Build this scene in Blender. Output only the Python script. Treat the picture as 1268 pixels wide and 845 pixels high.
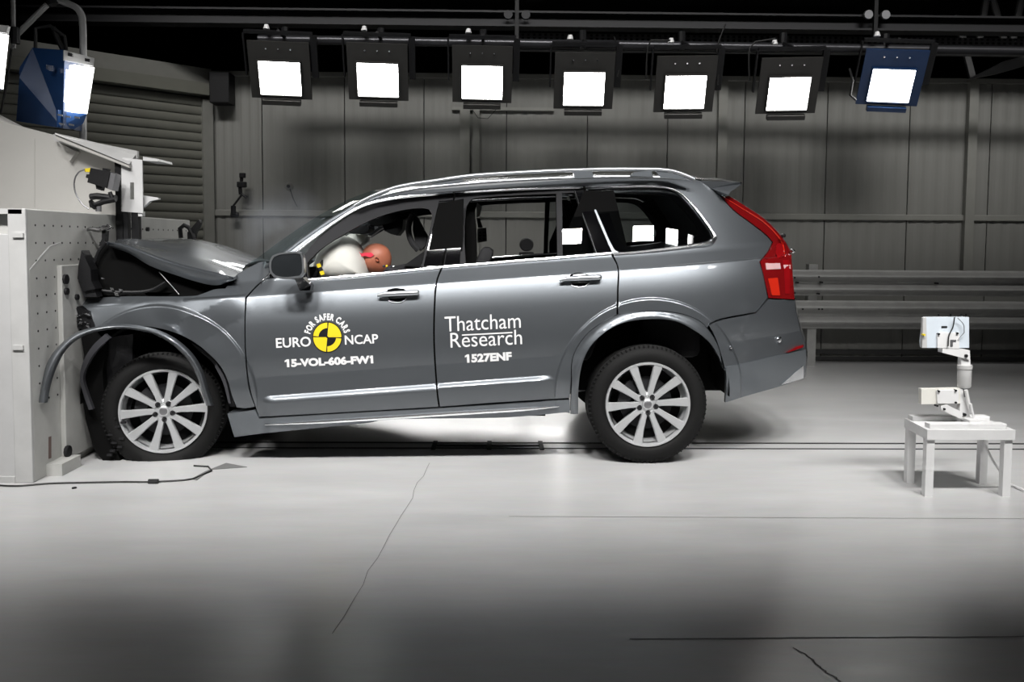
import bpy, bmesh, math, random
from mathutils import Vector, Matrix, noise
from mathutils.geometry import delaunay_2d_cdt
from math import sin, cos, tan, pi, radians, sqrt, atan2, hypot, exp
random.seed(7)
for o in list(bpy.data.objects): bpy.data.objects.remove(o)
scene = bpy.context.scene
col = scene.collection

# ------------------------------------------------------------------ camera
F = 1080.0; CD = 5.294; CH = 1.372; YAW = radians(1.1); PIT = radians(3.6); ROL = 0.0065
fw = Vector((sin(YAW)*cos(PIT), cos(YAW)*cos(PIT), -sin(PIT)))
rt = Vector((cos(YAW), -sin(YAW), 0)); up = rt.cross(fw)
rt, up = rt*cos(ROL)+up*sin(ROL), up*cos(ROL)-rt*sin(ROL)
CP = Vector((0, -CD, CH))
cam = bpy.data.cameras.new('camera'); cam_o = bpy.data.objects.new('camera', cam); col.objects.link(cam_o)
M4 = Matrix((( rt.x, up.x, -fw.x, CP.x), (rt.y, up.y, -fw.y, CP.y), (rt.z, up.z, -fw.z, CP.z), (0,0,0,1)))
cam_o.matrix_world = M4
cam.sensor_width = 36; cam.lens = 36*F/1268; cam.shift_y = -(422.5-368)/1268
cam.clip_start = .05; cam.clip_end = 100
scene.camera = cam_o

# ------------------------------------------------------------------ world, lights, exposure
scene.view_settings.view_transform = 'Standard'; scene.view_settings.look = 'None'
scene.view_settings.gamma = 1; scene.view_settings.use_curve_mapping = False
scene.view_settings.exposure = 0.0
w = bpy.data.worlds.new('world'); scene.world = w; w.use_nodes = True
w.node_tree.nodes['Background'].inputs[0].default_value = (.5, .55, .6, 1)
w.node_tree.nodes['Background'].inputs[1].default_value = 0.02
def area(name, loc, target, sx, sy, power, spread=180, color=(1, .985, .965)):
    l = bpy.data.lights.new(name, 'AREA'); l.shape = 'RECTANGLE'; l.size = sx; l.size_y = sy
    l.energy = power; l.spread = radians(spread); l.color = color
    o = bpy.data.objects.new(name, l); col.objects.link(o); o.location = loc
    o.rotation_euler = (Vector(target)-Vector(loc)).to_track_quat('-Z', 'Y').to_euler()
    return o
# row of studio floods hung over the camera side of the lane, aimed at the car
for i in range(7):
    x = -3.0+i*1.15
    area('camera_side_flood', (x, -2.9, 4.25), (x*.95, .35, .3), .58, .36, 18.5, 62)
# soft bank above the lane
# unseen area light added above the lane to brighten the rear wall
area('added_wall_fill', (1.5, 1.2, 5.2), (1.5, 4.8, 2.35), 11, .4, 46, 48)
# low area light added out of sight behind the car, brightening the floor beneath
area('added_low_fill', (-.3, 3.2, .62), (-.3, .6, .0), 2.2, .14, 10, 110)
area('overhead_bank', (-.4, 1.5, 4.9), (-.4, 1.5, 0), 4.5, .6, 10, 100)
area('overhead_bank_left', (-3.4, -1.2, 4.4), (-2.9, .3, .6), .6, .5, 10, 90)

# ------------------------------------------------------------------ projection helpers (pixel of the photo -> point of the hall)
def ray(px, py): return fw + rt*((px-634)/F) - up*((py-368)/F)
def P(px, py, Y): d = ray(px, py); return CP + d*((Y+CD)/d.y)
def G(px, py, z=0): d = ray(px, py); return CP + d*((z-CH)/d.z)
def PX(px, py, X): d = ray(px, py); return CP + d*(X/d.x)

# ------------------------------------------------------------------ materials
MATS = {}
def mat(name, c, rough=.5, metal=0, coat=0, var=.05, scale=8, bump=0, bscale=60, emit=0, spec=.5):
    if name in MATS: return MATS[name]
    m = bpy.data.materials.new(name); m.use_nodes = True; nt = m.node_tree
    b = nt.nodes['Principled BSDF']
    tc = nt.nodes.new('ShaderNodeTexCoord')
    n = nt.nodes.new('ShaderNodeTexNoise'); n.inputs['Scale'].default_value = scale; n.inputs['Detail'].default_value = 4
    nt.links.new(tc.outputs['Object'], n.inputs['Vector'])
    r = nt.nodes.new('ShaderNodeValToRGB')
    r.color_ramp.elements[0].position = .3; r.color_ramp.elements[1].position = .7
    r.color_ramp.elements[0].color = tuple(v*(1-var) for v in c)+(1,)
    r.color_ramp.elements[1].color = tuple(min(1, v*(1+var)) for v in c)+(1,)
    nt.links.new(n.outputs['Fac'], r.inputs['Fac']); nt.links.new(r.outputs['Color'], b.inputs['Base Color'])
    b.inputs['Roughness'].default_value = rough; b.inputs['Metallic'].default_value = metal
    b.inputs['Coat Weight'].default_value = coat; b.inputs['Coat Roughness'].default_value = .04
    b.inputs['Specular IOR Level'].default_value = spec
    if emit:
        b.inputs['Emission Color'].default_value = c+(1,); b.inputs['Emission Strength'].default_value = emit
    if bump:
        n2 = nt.nodes.new('ShaderNodeTexNoise'); n2.inputs['Scale'].default_value = bscale
        nt.links.new(tc.outputs['Object'], n2.inputs['Vector'])
        bp = nt.nodes.new('ShaderNodeBump'); bp.inputs['Strength'].default_value = bump; bp.inputs['Distance'].default_value = .01
        nt.links.new(n2.outputs['Fac'], bp.inputs['Height']); nt.links.new(bp.outputs['Normal'], b.inputs['Normal'])
    MATS[name] = m; return m
def glass(name, tint, refl=.12, const=False):
    m = bpy.data.materials.new(name); m.use_nodes = True; nt = m.node_tree; nt.nodes.clear()
    out = nt.nodes.new('ShaderNodeOutputMaterial'); mx = nt.nodes.new('ShaderNodeMixShader')
    tr = nt.nodes.new('ShaderNodeBsdfTransparent'); gl = nt.nodes.new('ShaderNodeBsdfGlossy'); lw = nt.nodes.new('ShaderNodeFresnel')
    nz = nt.nodes.new('ShaderNodeTexNoise'); nz.inputs['Scale'].default_value = 3
    mr = nt.nodes.new('ShaderNodeMapRange'); mr.inputs['To Min'].default_value = .0; mr.inputs['To Max'].default_value = .012
    nt.links.new(nz.outputs['Fac'], mr.inputs['Value']); nt.links.new(mr.outputs['Result'], gl.inputs['Roughness'])
    lw.inputs['IOR'].default_value = 1.5; tr.inputs['Color'].default_value = tint+(1,)
    mt = nt.nodes.new('ShaderNodeMath'); mt.operation = 'MULTIPLY_ADD'; mt.inputs[1].default_value = 1; mt.inputs[2].default_value = refl-.04
    if const: mt.inputs[0].default_value = .05
    else: nt.links.new(lw.outputs[0], mt.inputs[0])
    nt.links.new(mt.outputs[0], mx.inputs[0])
    nt.links.new(tr.outputs[0], mx.inputs[1]); nt.links.new(gl.outputs[0], mx.inputs[2]); nt.links.new(mx.outputs[0], out.inputs[0])
    MATS[name] = m; return m
PAINT = mat('grey_metallic_paint', (.155, .168, .182), .43, .8, 1, .02, 400)
PAINT2 = mat('grey_sill_paint', (.15, .165, .18), .42, .6, .5, .02, 300)
BLACKGLOSS = mat('black_gloss_trim', (.003, .003, .0035), .03, 0, .3)
BLACK = mat('black_plastic', (.008, .008, .009), .5, bump=.1, spec=.3)
DARK = mat('dark_underbody', (.004, .004, .004), .9, spec=.1)
FRAMEGREY = mat('door_frame_grey', (.022, .022, .024), .6, spec=.12)
RUBBER = mat('tyre_rubber', (.007, .007, .007), .7, spec=.2, bump=.15, bscale=120)
CHROME = mat('polished_trim', (.82, .83, .85), .16, 1)
SATIN = mat('satin_silver', (.55, .57, .6), .3, .9, .4)
ALLOY = mat('silver_alloy', (.56, .57, .58), .32, .45, .4)
WHITEP = mat('white_paint', (.50, .50, .495), .5, bump=.06, bscale=30)
WHITEM = mat('white_metal', (.72, .72, .72), .4)
BEIGE = mat('pale_casing_paint', (.50, .49, .465), .5, var=.04, scale=3, bump=.05)
BARR = mat('barrier_steel_paint', (.52, .52, .50), .45, var=.1, scale=4, bump=.12, bscale=25)
REDLENS = mat('red_lens', (.15, .004, .005), .1, 0, 1, var=.1)
REDDARK = mat('dark_red_lens', (.22, .004, .006), .1, 0, 1)
STEEL = mat('grey_steel', (.25, .25, .26), .4, .7)
DKSTEEL = mat('dark_steel', (.02, .02, .022), .5, .4)
FABRIC = mat('charcoal_fabric', (.02, .02, .022), .9, bump=.2)
LINER = mat('grey_headliner', (.16, .155, .15), .9)
BAG = mat('airbag_fabric', (.74, .73, .68), .85, var=.04, bump=.15, bscale=14)
SKIN = mat('dummy_vinyl_skin', (.38, .13, .075), .5, var=.12, scale=5)
RED = mat('red_paint_smear', (.75, .04, .08), .5)
YEL = mat('yellow_print', (.78, .60, .02), .4, var=.02)
WHT = mat('white_print', (.8, .8, .8), .4, var=.01)
BLK = mat('black_print', (.008, .008, .012), .4)
CLAD = mat('wall_cladding_paint', (.205, .205, .19), .55, var=.04, scale=2)
CLADT = mat('wall_trim_paint', (.23, .23, .21), .5)
SHUT = mat('shutter_paint', (.17, .17, .145), .5)
RAILM = mat('galvanised_rail', (.33, .33, .32), .5, .2, var=.08)
VOID = mat('dark_roof_paint', (.02, .02, .024), .8)
CEIL = mat('ceiling_dark', (.012, .012, .015), .9)
BLUE = mat('blue_lamp_housing', (.008, .032, .10), .4)
GREYB = mat('lamp_housing_grey', (.03, .029, .027), .5)
LAMPE = mat('lamp_lens_lit', (1, .99, .96), .3, emit=22)
LAMPS = mat('side_lamp_lens_lit', (1, .99, .96), .3, emit=5)
PIPE = mat('pale_pipe_paint', (.40, .40, .40), .4, .2)
PBLUE = mat('pale_blue_panel', (.60, .66, .72), .45)
CABLE = mat('cable_black', (.01, .01, .01), .5)
TINT = glass('tinted_privacy_glass', (.62, .65, .65), .09)
CLEAR = glass('clear_glass', (.80, .86, .85), .07)

# floor: worn grey resin with broad mottling and fine scratches
m = bpy.data.materials.new('polished_resin_floor'); m.use_nodes = True; nt = m.node_tree; b = nt.nodes['Principled BSDF']
tc = nt.nodes.new('ShaderNodeTexCoord'); mp = nt.nodes.new('ShaderNodeMapping'); mp.inputs['Scale'].default_value = (.5, 2.2, 1)
nt.links.new(tc.outputs['Object'], mp.inputs['Vector'])
n1 = nt.nodes.new('ShaderNodeTexNoise'); n1.inputs['Scale'].default_value = 2.2; n1.inputs['Detail'].default_value = 8; n1.inputs['Roughness'].default_value = .65
n2 = nt.nodes.new('ShaderNodeTexNoise'); n2.inputs['Scale'].default_value = 22; n2.inputs['Detail'].default_value = 6
nt.links.new(mp.outputs[0], n1.inputs['Vector']); nt.links.new(mp.outputs[0], n2.inputs['Vector'])
r1 = nt.nodes.new('ShaderNodeValToRGB'); r1.color_ramp.elements[0].position = .3; r1.color_ramp.elements[1].position = .7
r1.color_ramp.elements[0].color = (.49, .49, .49, 1); r1.color_ramp.elements[1].color = (.58, .58, .58, 1)
nt.links.new(n1.outputs['Fac'], r1.inputs['Fac'])
mx = nt.nodes.new('ShaderNodeMix'); mx.data_type = 'RGBA'; mx.blend_type = 'MULTIPLY'; mx.inputs['Factor'].default_value = .12
nt.links.new(r1.outputs['Color'], mx.inputs['A']); nt.links.new(n2.outputs['Color'], mx.inputs['B'])
nt.links.new(mx.outputs['Result'], b.inputs['Base Color'])
r2 = nt.nodes.new('ShaderNodeMapRange'); r2.inputs['To Min'].default_value = .24; r2.inputs['To Max'].default_value = .46
nt.links.new(n1.outputs['Fac'], r2.inputs['Value']); nt.links.new(r2.outputs['Result'], b.inputs['Roughness'])
bp = nt.nodes.new('ShaderNodeBump'); bp.inputs['Strength'].default_value = .06; bp.inputs['Distance'].default_value = .01
nt.links.new(n2.outputs['Fac'], bp.inputs['Height']); nt.links.new(bp.outputs['Normal'], b.inputs['Normal'])
FLOORM = m

# ------------------------------------------------------------------ builders
WL = {}
def tag(o, label=None, cat=None, group=None, kind=None):
    if label: o['label'] = label
    if cat: o['category'] = cat
    if group: o['group'] = group
    if kind: o['kind'] = kind
    return o
def empty(name, loc, label=None, cat=None, group=None):
    o = bpy.data.objects.new(name, None); col.objects.link(o); o.location = loc; o.empty_display_size = .1
    WL[o.name] = Vector(loc); return tag(o, label, cat, group)
def obj(name, V, Fc, m, parent=None, smooth=False, normals=None, mats=None, fmat=None):
    """one mesh object from world-space vertices"""
    V = [Vector(v) for v in V]
    if parent is not None: org = WL[parent.name]
    else:
        xs = [v.x for v in V]; ys = [v.y for v in V]; zs = [v.z for v in V]
        org = Vector(((min(xs)+max(xs))/2, (min(ys)+max(ys))/2, min(zs)))
    me = bpy.data.meshes.new(name); me.from_pydata([v-org for v in V], [], Fc); me.update()
    if mats:
        for q in mats: me.materials.append(q)
        if fmat:
            for p, k in zip(me.polygons, fmat): p.material_index = k
    else: me.materials.append(m)
    if smooth:
        me.shade_smooth()
        if normals is None: me.set_sharp_from_angle(angle=radians(38))
    if normals is not None:
        me.normals_split_custom_set_from_vertices([tuple(n) for n in normals])
    o = bpy.data.objects.new(name, me); col.objects.link(o)
    if parent is not None: o.parent = parent
    else: o.location = org
    WL[o.name] = org.copy()
    return o
class MB:
    def __init__(s): s.V = []; s.F = []; s.K = []
    def add(s, V, Fc, k=0):
        n = len(s.V); s.V += [Vector(v) for v in V]; s.F += [tuple(i+n for i in f) for f in Fc]; s.K += [k]*len(Fc); return s
    def box(s, x0, y0, z0, x1, y1, z1, k=0, M=None, bev=0):
        x0, x1 = min(x0, x1), max(x0, x1); y0, y1 = min(y0, y1), max(y0, y1); z0, z1 = min(z0, z1), max(z0, z1)
        if bev:
            bm = bmesh.new(); bmesh.ops.create_cube(bm, size=1)
            for v in bm.verts:
                v.co = Vector(((x0+x1)/2+v.co.x*(x1-x0), (y0+y1)/2+v.co.y*(y1-y0), (z0+z1)/2+v.co.z*(z1-z0)))
            bmesh.ops.bevel(bm, geom=bm.edges[:], offset=bev, segments=2, affect='EDGES', profile=.5)
            V = [v.co.copy() for v in bm.verts]; bm.verts.index_update(); Fc = [[v.index for v in f.verts] for f in bm.faces]; bm.free()
        else:
            V = [Vector((x, y, z)) for x in (x0, x1) for y in (y0, y1) for z in (z0, z1)]
            Fc = [(0,1,3,2), (4,6,7,5), (0,4,5,1), (2,3,7,6), (0,2,6,4), (1,5,7,3)]
        if M: V = [M @ v for v in V]
        return s.add(V, Fc, k)
    def tube(s, pts, r, n=8, k=0, cap=True):
        pts = [Vector(p) for p in pts]; rs = [r[min(len(r)-1, int(i*len(r)/len(pts)))] for i in range(len(pts))] if isinstance(r, (list, tuple)) else [r]*len(pts)
        V = []; prev = None
        for i, p in enumerate(pts):
            t = (pts[min(i+1, len(pts)-1)]-pts[max(i-1, 0)]).normalized()
            if prev is None:
                a = Vector((0,0,1)) if abs(t.z) < .9 else Vector((1,0,0)); u = t.cross(a).normalized()
            else: u = (prev - t*prev.dot(t)).normalized()
            prev = u; v = t.cross(u)
            for j in range(n):
                a = 2*pi*j/n; V.append(p+(u*cos(a)+v*sin(a))*rs[i])
        Fc = []
        for i in range(len(pts)-1):
            for j in range(n):
                Fc.append((i*n+j, i*n+(j+1) % n, (i+1)*n+(j+1) % n, (i+1)*n+j))
        if cap: Fc.append(tuple(range(n))[::-1]); Fc.append(tuple(range((len(pts)-1)*n, len(pts)*n)))
        return s.add(V, Fc, k)
    def lathe(s, prof, c, axis='Y', n=48, k=0, M=None, a0=0, a1=2*pi):
        """prof: (radius, along-axis) pairs"""
        full = abs(a1-a0-2*pi) < 1e-6; cnt = n if full else n+1
        V = []
        for j in range(cnt):
            a = a0+(a1-a0)*j/n
            for (r, t) in prof:
                v = Vector((r*cos(a), t, r*sin(a))) if axis == 'Y' else (Vector((r*cos(a), r*sin(a), t)) if axis == 'Z' else Vector((t, r*cos(a), r*sin(a))))
                V.append((M @ v if M else v)+Vector(c))
        q = len(prof); Fc = []
        for j in range(n):
            for i in range(q-1):
                a = j*q+i; b2 = ((j+1) % cnt)*q+i
                Fc.append((a, a+1, b2+1, b2))
        return s.add(V, Fc, k)
    def prism(s, poly, d, k=0):
        """poly: world points of one face, d: extrusion vector"""
        n = len(poly); d = Vector(d); V = [Vector(p) for p in poly]+[Vector(p)+d for p in poly]
        Fc = [tuple(range(n)), tuple(range(2*n-1, n-1, -1))]+[(i, i+n, (i+1) % n+n, (i+1) % n) for i in range(n)]
        return s.add(V, Fc, k)
    def build(s, name, m, parent=None, smooth=False, mats=None):
        bm = bmesh.new(); me = bpy.data.meshes.new('t'); me.from_pydata(s.V, [], s.F); bm.from_mesh(me)
        for f, k in zip(bm.faces, s.K): f.material_index = k
        bmesh.ops.recalc_face_normals(bm, faces=bm.faces[:])
        bm.verts.index_update()
        V = [v.co.copy() for v in bm.verts]; Fc = [[v.index for v in f.verts] for f in bm.faces]; K = [f.material_index for f in bm.faces]
        bm.free(); bpy.data.meshes.remove(me)
        return obj(name, V, Fc, m, parent, smooth, mats=mats, fmat=K)
def pxbox(x0, y0, x1, y1, Y, depth, bev=0, k=0, mb=None):
    """box whose near face spans those photo coordinates at depth plane Y"""
    a = P(x0, y1, Y); b2 = P(x1, y0, Y); mb = mb or MB()
    return mb.box(a.x, Y, a.z, b2.x, Y+depth, b2.z, bev=bev, k=k)
def pxprism(pts, Y, depth, mb=None, k=0):
    mb = mb or MB(); return mb.prism([P(x, y, Y) for x, y in pts], (0, depth, 0), k)
def spline(pts, per=6, closed=False, sharp=38):
    """Catmull-Rom through 2-D/3-D tuples, keeping sharp corners"""
    pts = [Vector(p) for p in pts]; n = len(pts); out = []
    def corner(i):
        if not closed and i in (0, n-1): return True
        a = pts[i]-pts[i-1]; b2 = pts[(i+1) % n]-pts[i]
        if a.length < 1e-9 or b2.length < 1e-9: return True
        return a.angle(b2) > radians(sharp)
    cs = [corner(i) for i in range(n)]
    for i in range(n if closed else n-1):
        p1 = pts[i]; p2 = pts[(i+1) % n]
        p0 = pts[i-1] if not cs[i] else p1-(p2-p1); p3 = pts[(i+2) % n] if not cs[(i+1) % n] else p2+(p2-p1)
        if cs[i] and cs[(i+1) % n]: 
            out.append(p1); continue
        L = (p2-p1).length
        t1 = (p2-p0)*.5; t2 = (p3-p1)*.5
        l1 = t1.length or 1; l2 = t2.length or 1
        t1 = t1*(L/l1) ; t2 = t2*(L/l2)
        for k in range(per):
            t = k/per; t_2 = t*t; t3 = t_2*t
            out.append(p1*(2*t3-3*t_2+1)+t1*(t3-2*t_2+t)+p2*(-2*t3+3*t_2)+t2*(t3-t_2))
    if not closed: out.append(pts[-1])
    return [tuple(p) for p in out]
def sm(a, b2, x):
    t = max(0, min(1, (x-a)/(b2-a))); return t*t*(3-2*t)
# ------------------------------------------------------------------ the hall
WY = 4.8
G0 = G(42, 598); FX = G0.x
def quadobj(name, pts, m, **k):
    o = obj(name, pts, [tuple(range(len(pts)))], m); tag(o, kind='structure', **k); return o
f = MB().box(-9, -9, -.2, 12, 9, 0).build('floor', FLOORM); tag(f, kind='structure')
# floor details: tow track slots, joints, cracks
def strip_floor(mb, pts, wd, z=.0015):
    for (a, b2) in zip(pts[:-1], pts[1:]):
        a = Vector((a[0], a[1], z)); b2 = Vector((b2[0], b2[1], z)); d = (b2-a).normalized(); nrm = Vector((-d.y, d.x, 0))*wd/2
        mb.add([a-nrm, b2-nrm, b2+nrm, a+nrm], [(0, 1, 2, 3)])
    return mb
mb = MB()
for y0, wd in ((.60, .028), (.44, .02)): mb.box(-2.5, y0-wd/2, 0, 12, y0+wd/2, .003)
tr = mb.build('trim_1', mat('track_slot_dark', (.012, .012, .012), .6)); tag(tr, kind='structure')
mb = MB(); 
for x in (-.42, -.05, .3): mb.box(x, .40, 0, x+.03, .64, .006)
mb.box(-.42, .50, 0, .33, .53, .006)
tag(mb.build('trim_2', mat('track_slot_dark', (0,0,0))), kind='structure')
rnd = random.Random(3)
def crack(name, a, b2, wd, jit):
    a = G(*a); b2 = G(*b2); n = 16; pts = []
    for i in range(n+1):
        t = i/n; p = a.lerp(b2, t); pts.append((p.x+rnd.uniform(-jit, jit), p.y+rnd.uniform(-jit, jit)*.3))
    mb = MB(); strip_floor(mb, pts, wd)
    return tag(mb.build(name, mat('floor_crack', (.20, .20, .195), .8)), kind='structure')
crack('trim_3', (533, 574), (412, 786), .0028, .012)
crack('trim_4', (780, 792), (1268, 789), .006, .006)
crack('trim_5', (985, 803), (1040, 845), .005, .01)
crack('trim_6', (630, 640), (1268, 643), .004, .004)

# oblique shutter wall on the left, rear cladding wall
LX = P(260, 200, WY).x; DL = Vector((-.7071, -.7071, 0)); NL = Vector((.7071, -.7071, 0))
WT = 3.28
CORN = Vector((LX, WY, 0))
mb = MB().box(LX-.3, WY+.05, 0, 12, WY+.25, WT)
wb = mb.build('wall_back', mat('wall_backing', (.05, .05, .048), .7)); tag(wb, kind='structure')
# cladding panels, one metre wide, in an upper and a lower course
def rib_panel(x0, x1, z0, z1, nr, name='cladding_panel'):
    V = []; n = nr*4; ys = []
    for i in range(n+1):
        x = x0+.006+(x1-x0-.012)*i/n; V.append((x, WY+(.006 if i % 4 in (1, 2) else 0), z0+.004)); V.append((x, WY+(.006 if i % 4 in (1, 2) else 0), z1-.004))
    Fc = [(2*i, 2*i+2, 2*i+3, 2*i+1) for i in range(n)]
    k = len(V)
    V += [(x0+.006, WY+.05, z0+.004), (x1-.006, WY+.05, z0+.004), (x1-.006, WY+.05, z1-.004), (x0+.006, WY+.05, z1-.004)]
    a, b2, c, d = 0, 2*n, 2*n+1, 1
    Fc += [(a, k, k+1, b2), (b2, k+1, k+2, c), (c, k+2, k+3, d), (d, k+3, k, a)]
    return obj(name, V, Fc, CLAD, wb)
zb = P(900, 268, WY).z
xs = [LX] + [P(x, 200, WY).x for x in (325, 427, 525, 627, 727, 826, 921, 1023, 1125, 1225)]
while xs[-1] < 11: xs.append(xs[-1]+.94)
for a, b2 in zip(xs[:-1], xs[1:]):
    rib_panel(a, b2, zb+.03, WT, 6); rib_panel(a, b2, .5, zb-.03, 6); rib_panel(a, b2, 0, .5, 6)
def wtrim(name, mb, m=CLADT): return mb.build(name, m, wb)
mb = MB().box(LX, WY-.03, zb-.035, 12, WY+.02, zb+.035, bev=.008); wtrim('girt_rail', mb)
mb = MB().box(LX, WY-.06, WT-.05, 12, WY+.3, WT); wtrim('wall_cap', mb)
z4 = P(1100, 436, WY).z
mb = MB().box(2.0, WY-.05, z4-.02, 12, WY, z4+.03).box(2.0, WY-.03, .02, 12, WY, .06); wtrim('skirting_rail', mb, mat('skirting_dark', (.03, .03, .03), .6))
for (a, b2, c0, c1) in ((570, 582, 136, 460), (586, 594, 136, 460), (889, 900, 95, 460), (1198, 1209, 98, 335)):
    pa = P(a, c0, WY); pb = P(b2, c1, WY); z1 = WT-.05 if c0 < 110 else pa.z
    wtrim('wall_post', MB().box(pa.x, WY-.07, max(0, pb.z), P(b2, c0, WY).x, WY, z1))
mb = MB().box(P(560, 134, WY).x, WY-.05, P(560, 137, WY).z, P(686, 134, WY).x, WY, P(560, 133, WY).z); wtrim('cable_tray', mb)
# shutter wall
mb = MB(); q = [CORN, CORN+DL*7, CORN+DL*7+NL*-.2, CORN+NL*-.2]
mb.prism(q, (0, 0, WT)); wl = mb.build('wall_left', mat('shutter_wall', (.07, .07, .065), .7)); tag(wl, kind='structure')
def onL(u, n, z): return CORN+DL*u+NL*n+Vector((0, 0, z))
sz = .099; k = 0
while k*sz < 2.95:
    z0 = k*sz; prof = [(z0+.003, .04), (z0+.015, .052), (z0+sz*.5, .061), (z0+sz-.015, .052), (z0+sz-.003, .04)]
    V = []; 
    for (z, n) in prof: V += [onL(.12, n, z), onL(4.6, n, z)]
    Fc = [(2*i, 2*i+1, 2*i+3, 2*i+2) for i in range(4)]
    k2 = len(V); V += [onL(.12, .01, z0+.004), onL(4.6, .01, z0+.004), onL(.12, .01, z0+sz-.004), onL(4.6, .01, z0+sz-.004)]
    Fc += [(0, 1, k2+1, k2), (8, 9, k2+3, k2+2)]
    obj('slat', V, Fc, SHUT, wl, smooth=True); k += 1
def Lbox(u0, u1, n0, n1, z0, z1, mb=None):
    mb = mb or MB(); return mb.prism([onL(u0, n0, z0), onL(u1, n0, z0), onL(u1, n1, z0), onL(u0, n1, z0)], (0, 0, z1-z0))
Lbox(.0, .12, 0, .09, 0, 2.95).build('shutter_guide', CLADT, wl)
Lbox(4.6, 4.75, 0, .09, 0, 2.95).build('shutter_guide', CLADT, wl)
Lbox(-.05, 4.9, 0, .16, 2.99, 3.12).build('shutter_header', SHUT, wl)
Lbox(.0, 4.9, 0, .06, 3.12, 3.30).build('header_cap', CLADT, wl)
a = P(261, 128, WY-.2); b2 = P(285, 90, WY-.2)
tag(MB().box(a.x, WY-.25, a.z, b2.x, WY-.02, b2.z, bev=.01).build('speaker', BLACK), 'small black box fixed at the top of the cladding beside the roller shutter', 'speaker')
quad = MB().box(-9, 8.8, 0, 12, 9, 5.6).build('wall_far', VOID); tag(quad, kind='structure')
tag(MB().box(-9, -9, 5.4, 12, 9, 5.6).build('ceiling', CEIL), kind='structure')
tag(MB().box(-9.2, -9, 0, -9, 9, 5.6).build('wall_west', VOID), kind='structure')
tag(MB().box(12, -9, 0, 12.2, 9, 5.6).build('wall_east', mat('wall_plain', (.05, .05, .05), .7)), kind='structure')
tag(MB().box(-9, -9.2, 0, 12, -9, 5.6).build('wall_front', mat('wall_plain', (0,0,0))), kind='structure')

# ------------------------------------------------------------------ overhead gantry
def roof_beam(z, Y, h, label, m=DKSTEEL, x0=-7, x1=11.5, d=.1):
    mb = MB().box(x0, Y, z, x1, Y+d*2, z+.02).box(x0, Y, z+h-.02, x1, Y+d*2, z+h).box(x0, Y+d-.01, z+.02, x1, Y+d+.01, z+h-.02)
    return tag(mb.build('roof_beam', m), label, 'beam')
roof_beam(P(600, 32, 3.9).z, 3.9, .16, 'dark steel beam nearest above the row of lit floodlights')
roof_beam(P(600, 12, 5.6).z, 5.6, .22, 'dark steel roof beam behind the lamp gantry, over the rear wall')
roof_beam(P(900, 9, 7.6).z, 7.6, .3, 'pale grey roof beam farthest back at the top right', mat('pale_beam', (.16, .16, .15), .6), x0=1)
for i in range(7):
    x = -5+i*2.6
    tag(MB().box(x, 5.0, 4.4, x+.12, 8.7, 4.6).build('rafter', DKSTEEL), 'dark rafter running back under the hall roof', 'beam', 'rafters under the dark roof')
# lighting bar with perforated channel
bz = P(760, 57, 3.75).z
mb = MB().tube([(P(320, 40, 3.75).x, 3.75, bz+.03), (8, 3.75, bz-.02)], .045, 10)
bar = mb.build('lighting_bar', mat('bar_steel', (.05, .05, .055), .35, .6), smooth=True); tag(bar, 'round steel bar carrying the row of floodlights', 'bar')
bz2 = P(1180, 57, 4.3).z
ch = empty('perforated_channel', (4, 4.3, bz2), 'perforated grey steel channel running behind the hanging floodlights', 'channel')
mb = MB().box(P(640, 40, 4.3).x, 4.3, bz2-.07, 11, 4.33, bz2+.09).box(P(640, 40, 4.3).x, 4.3, bz2-.09, 11, 4.4, bz2-.07); mb.build('channel_web', mat('channel_grey', (.16, .16, .165), .4, .5), ch)
mb = MB(); x = P(640, 40, 4.3).x+.05
while x < 9:
    for z in (-.035, .02, .06): mb.box(x, 4.294, bz2+z, x+.028, 4.30, bz2+z+.022)
    x += .062
tag(mb.build('perforation', BLACK, ch), kind='stuff')
# lattice truss at top right
tr = empty('roof_truss', (5.6, 4.5, 3.5), 'pale lattice truss rising at the top right corner', 'truss')
def rod(name, a, b2, r, m, parent): return MB().tube([a, b2], r, 6).build(name, m, parent, smooth=True)
for (xa, ya, xb, yb) in ((1212, 53, 1222, 0), (1243, 50, 1228, 0), (1254, 50, 1266, 0), (1205, 100, 1192, 55), (1180, 20, 1195, 60)):
    rod('truss_strut', P(xa, ya, 5.0), P(xb, yb-6, 5.0), .04, mat('truss_grey', (.17, .17, .17), .5), tr)
MB().prism([P(1200, 98, 4.6), P(1246, 75, 4.6), P(1275, 68, 4.6), P(1275, 80, 4.6), P(1240, 90, 4.6)], (0, .1, 0)).build('truss_bracket', mat('truss_grey', (0,0,0)), tr)
MB().box(P(1180, 50, 5.0).x, 4.96, P(1180, 62, 5.0).z, 9, 5.06, P(1180, 54, 5.0).z).build('truss_chord', mat('truss_grey', (0,0,0)), tr)

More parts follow.
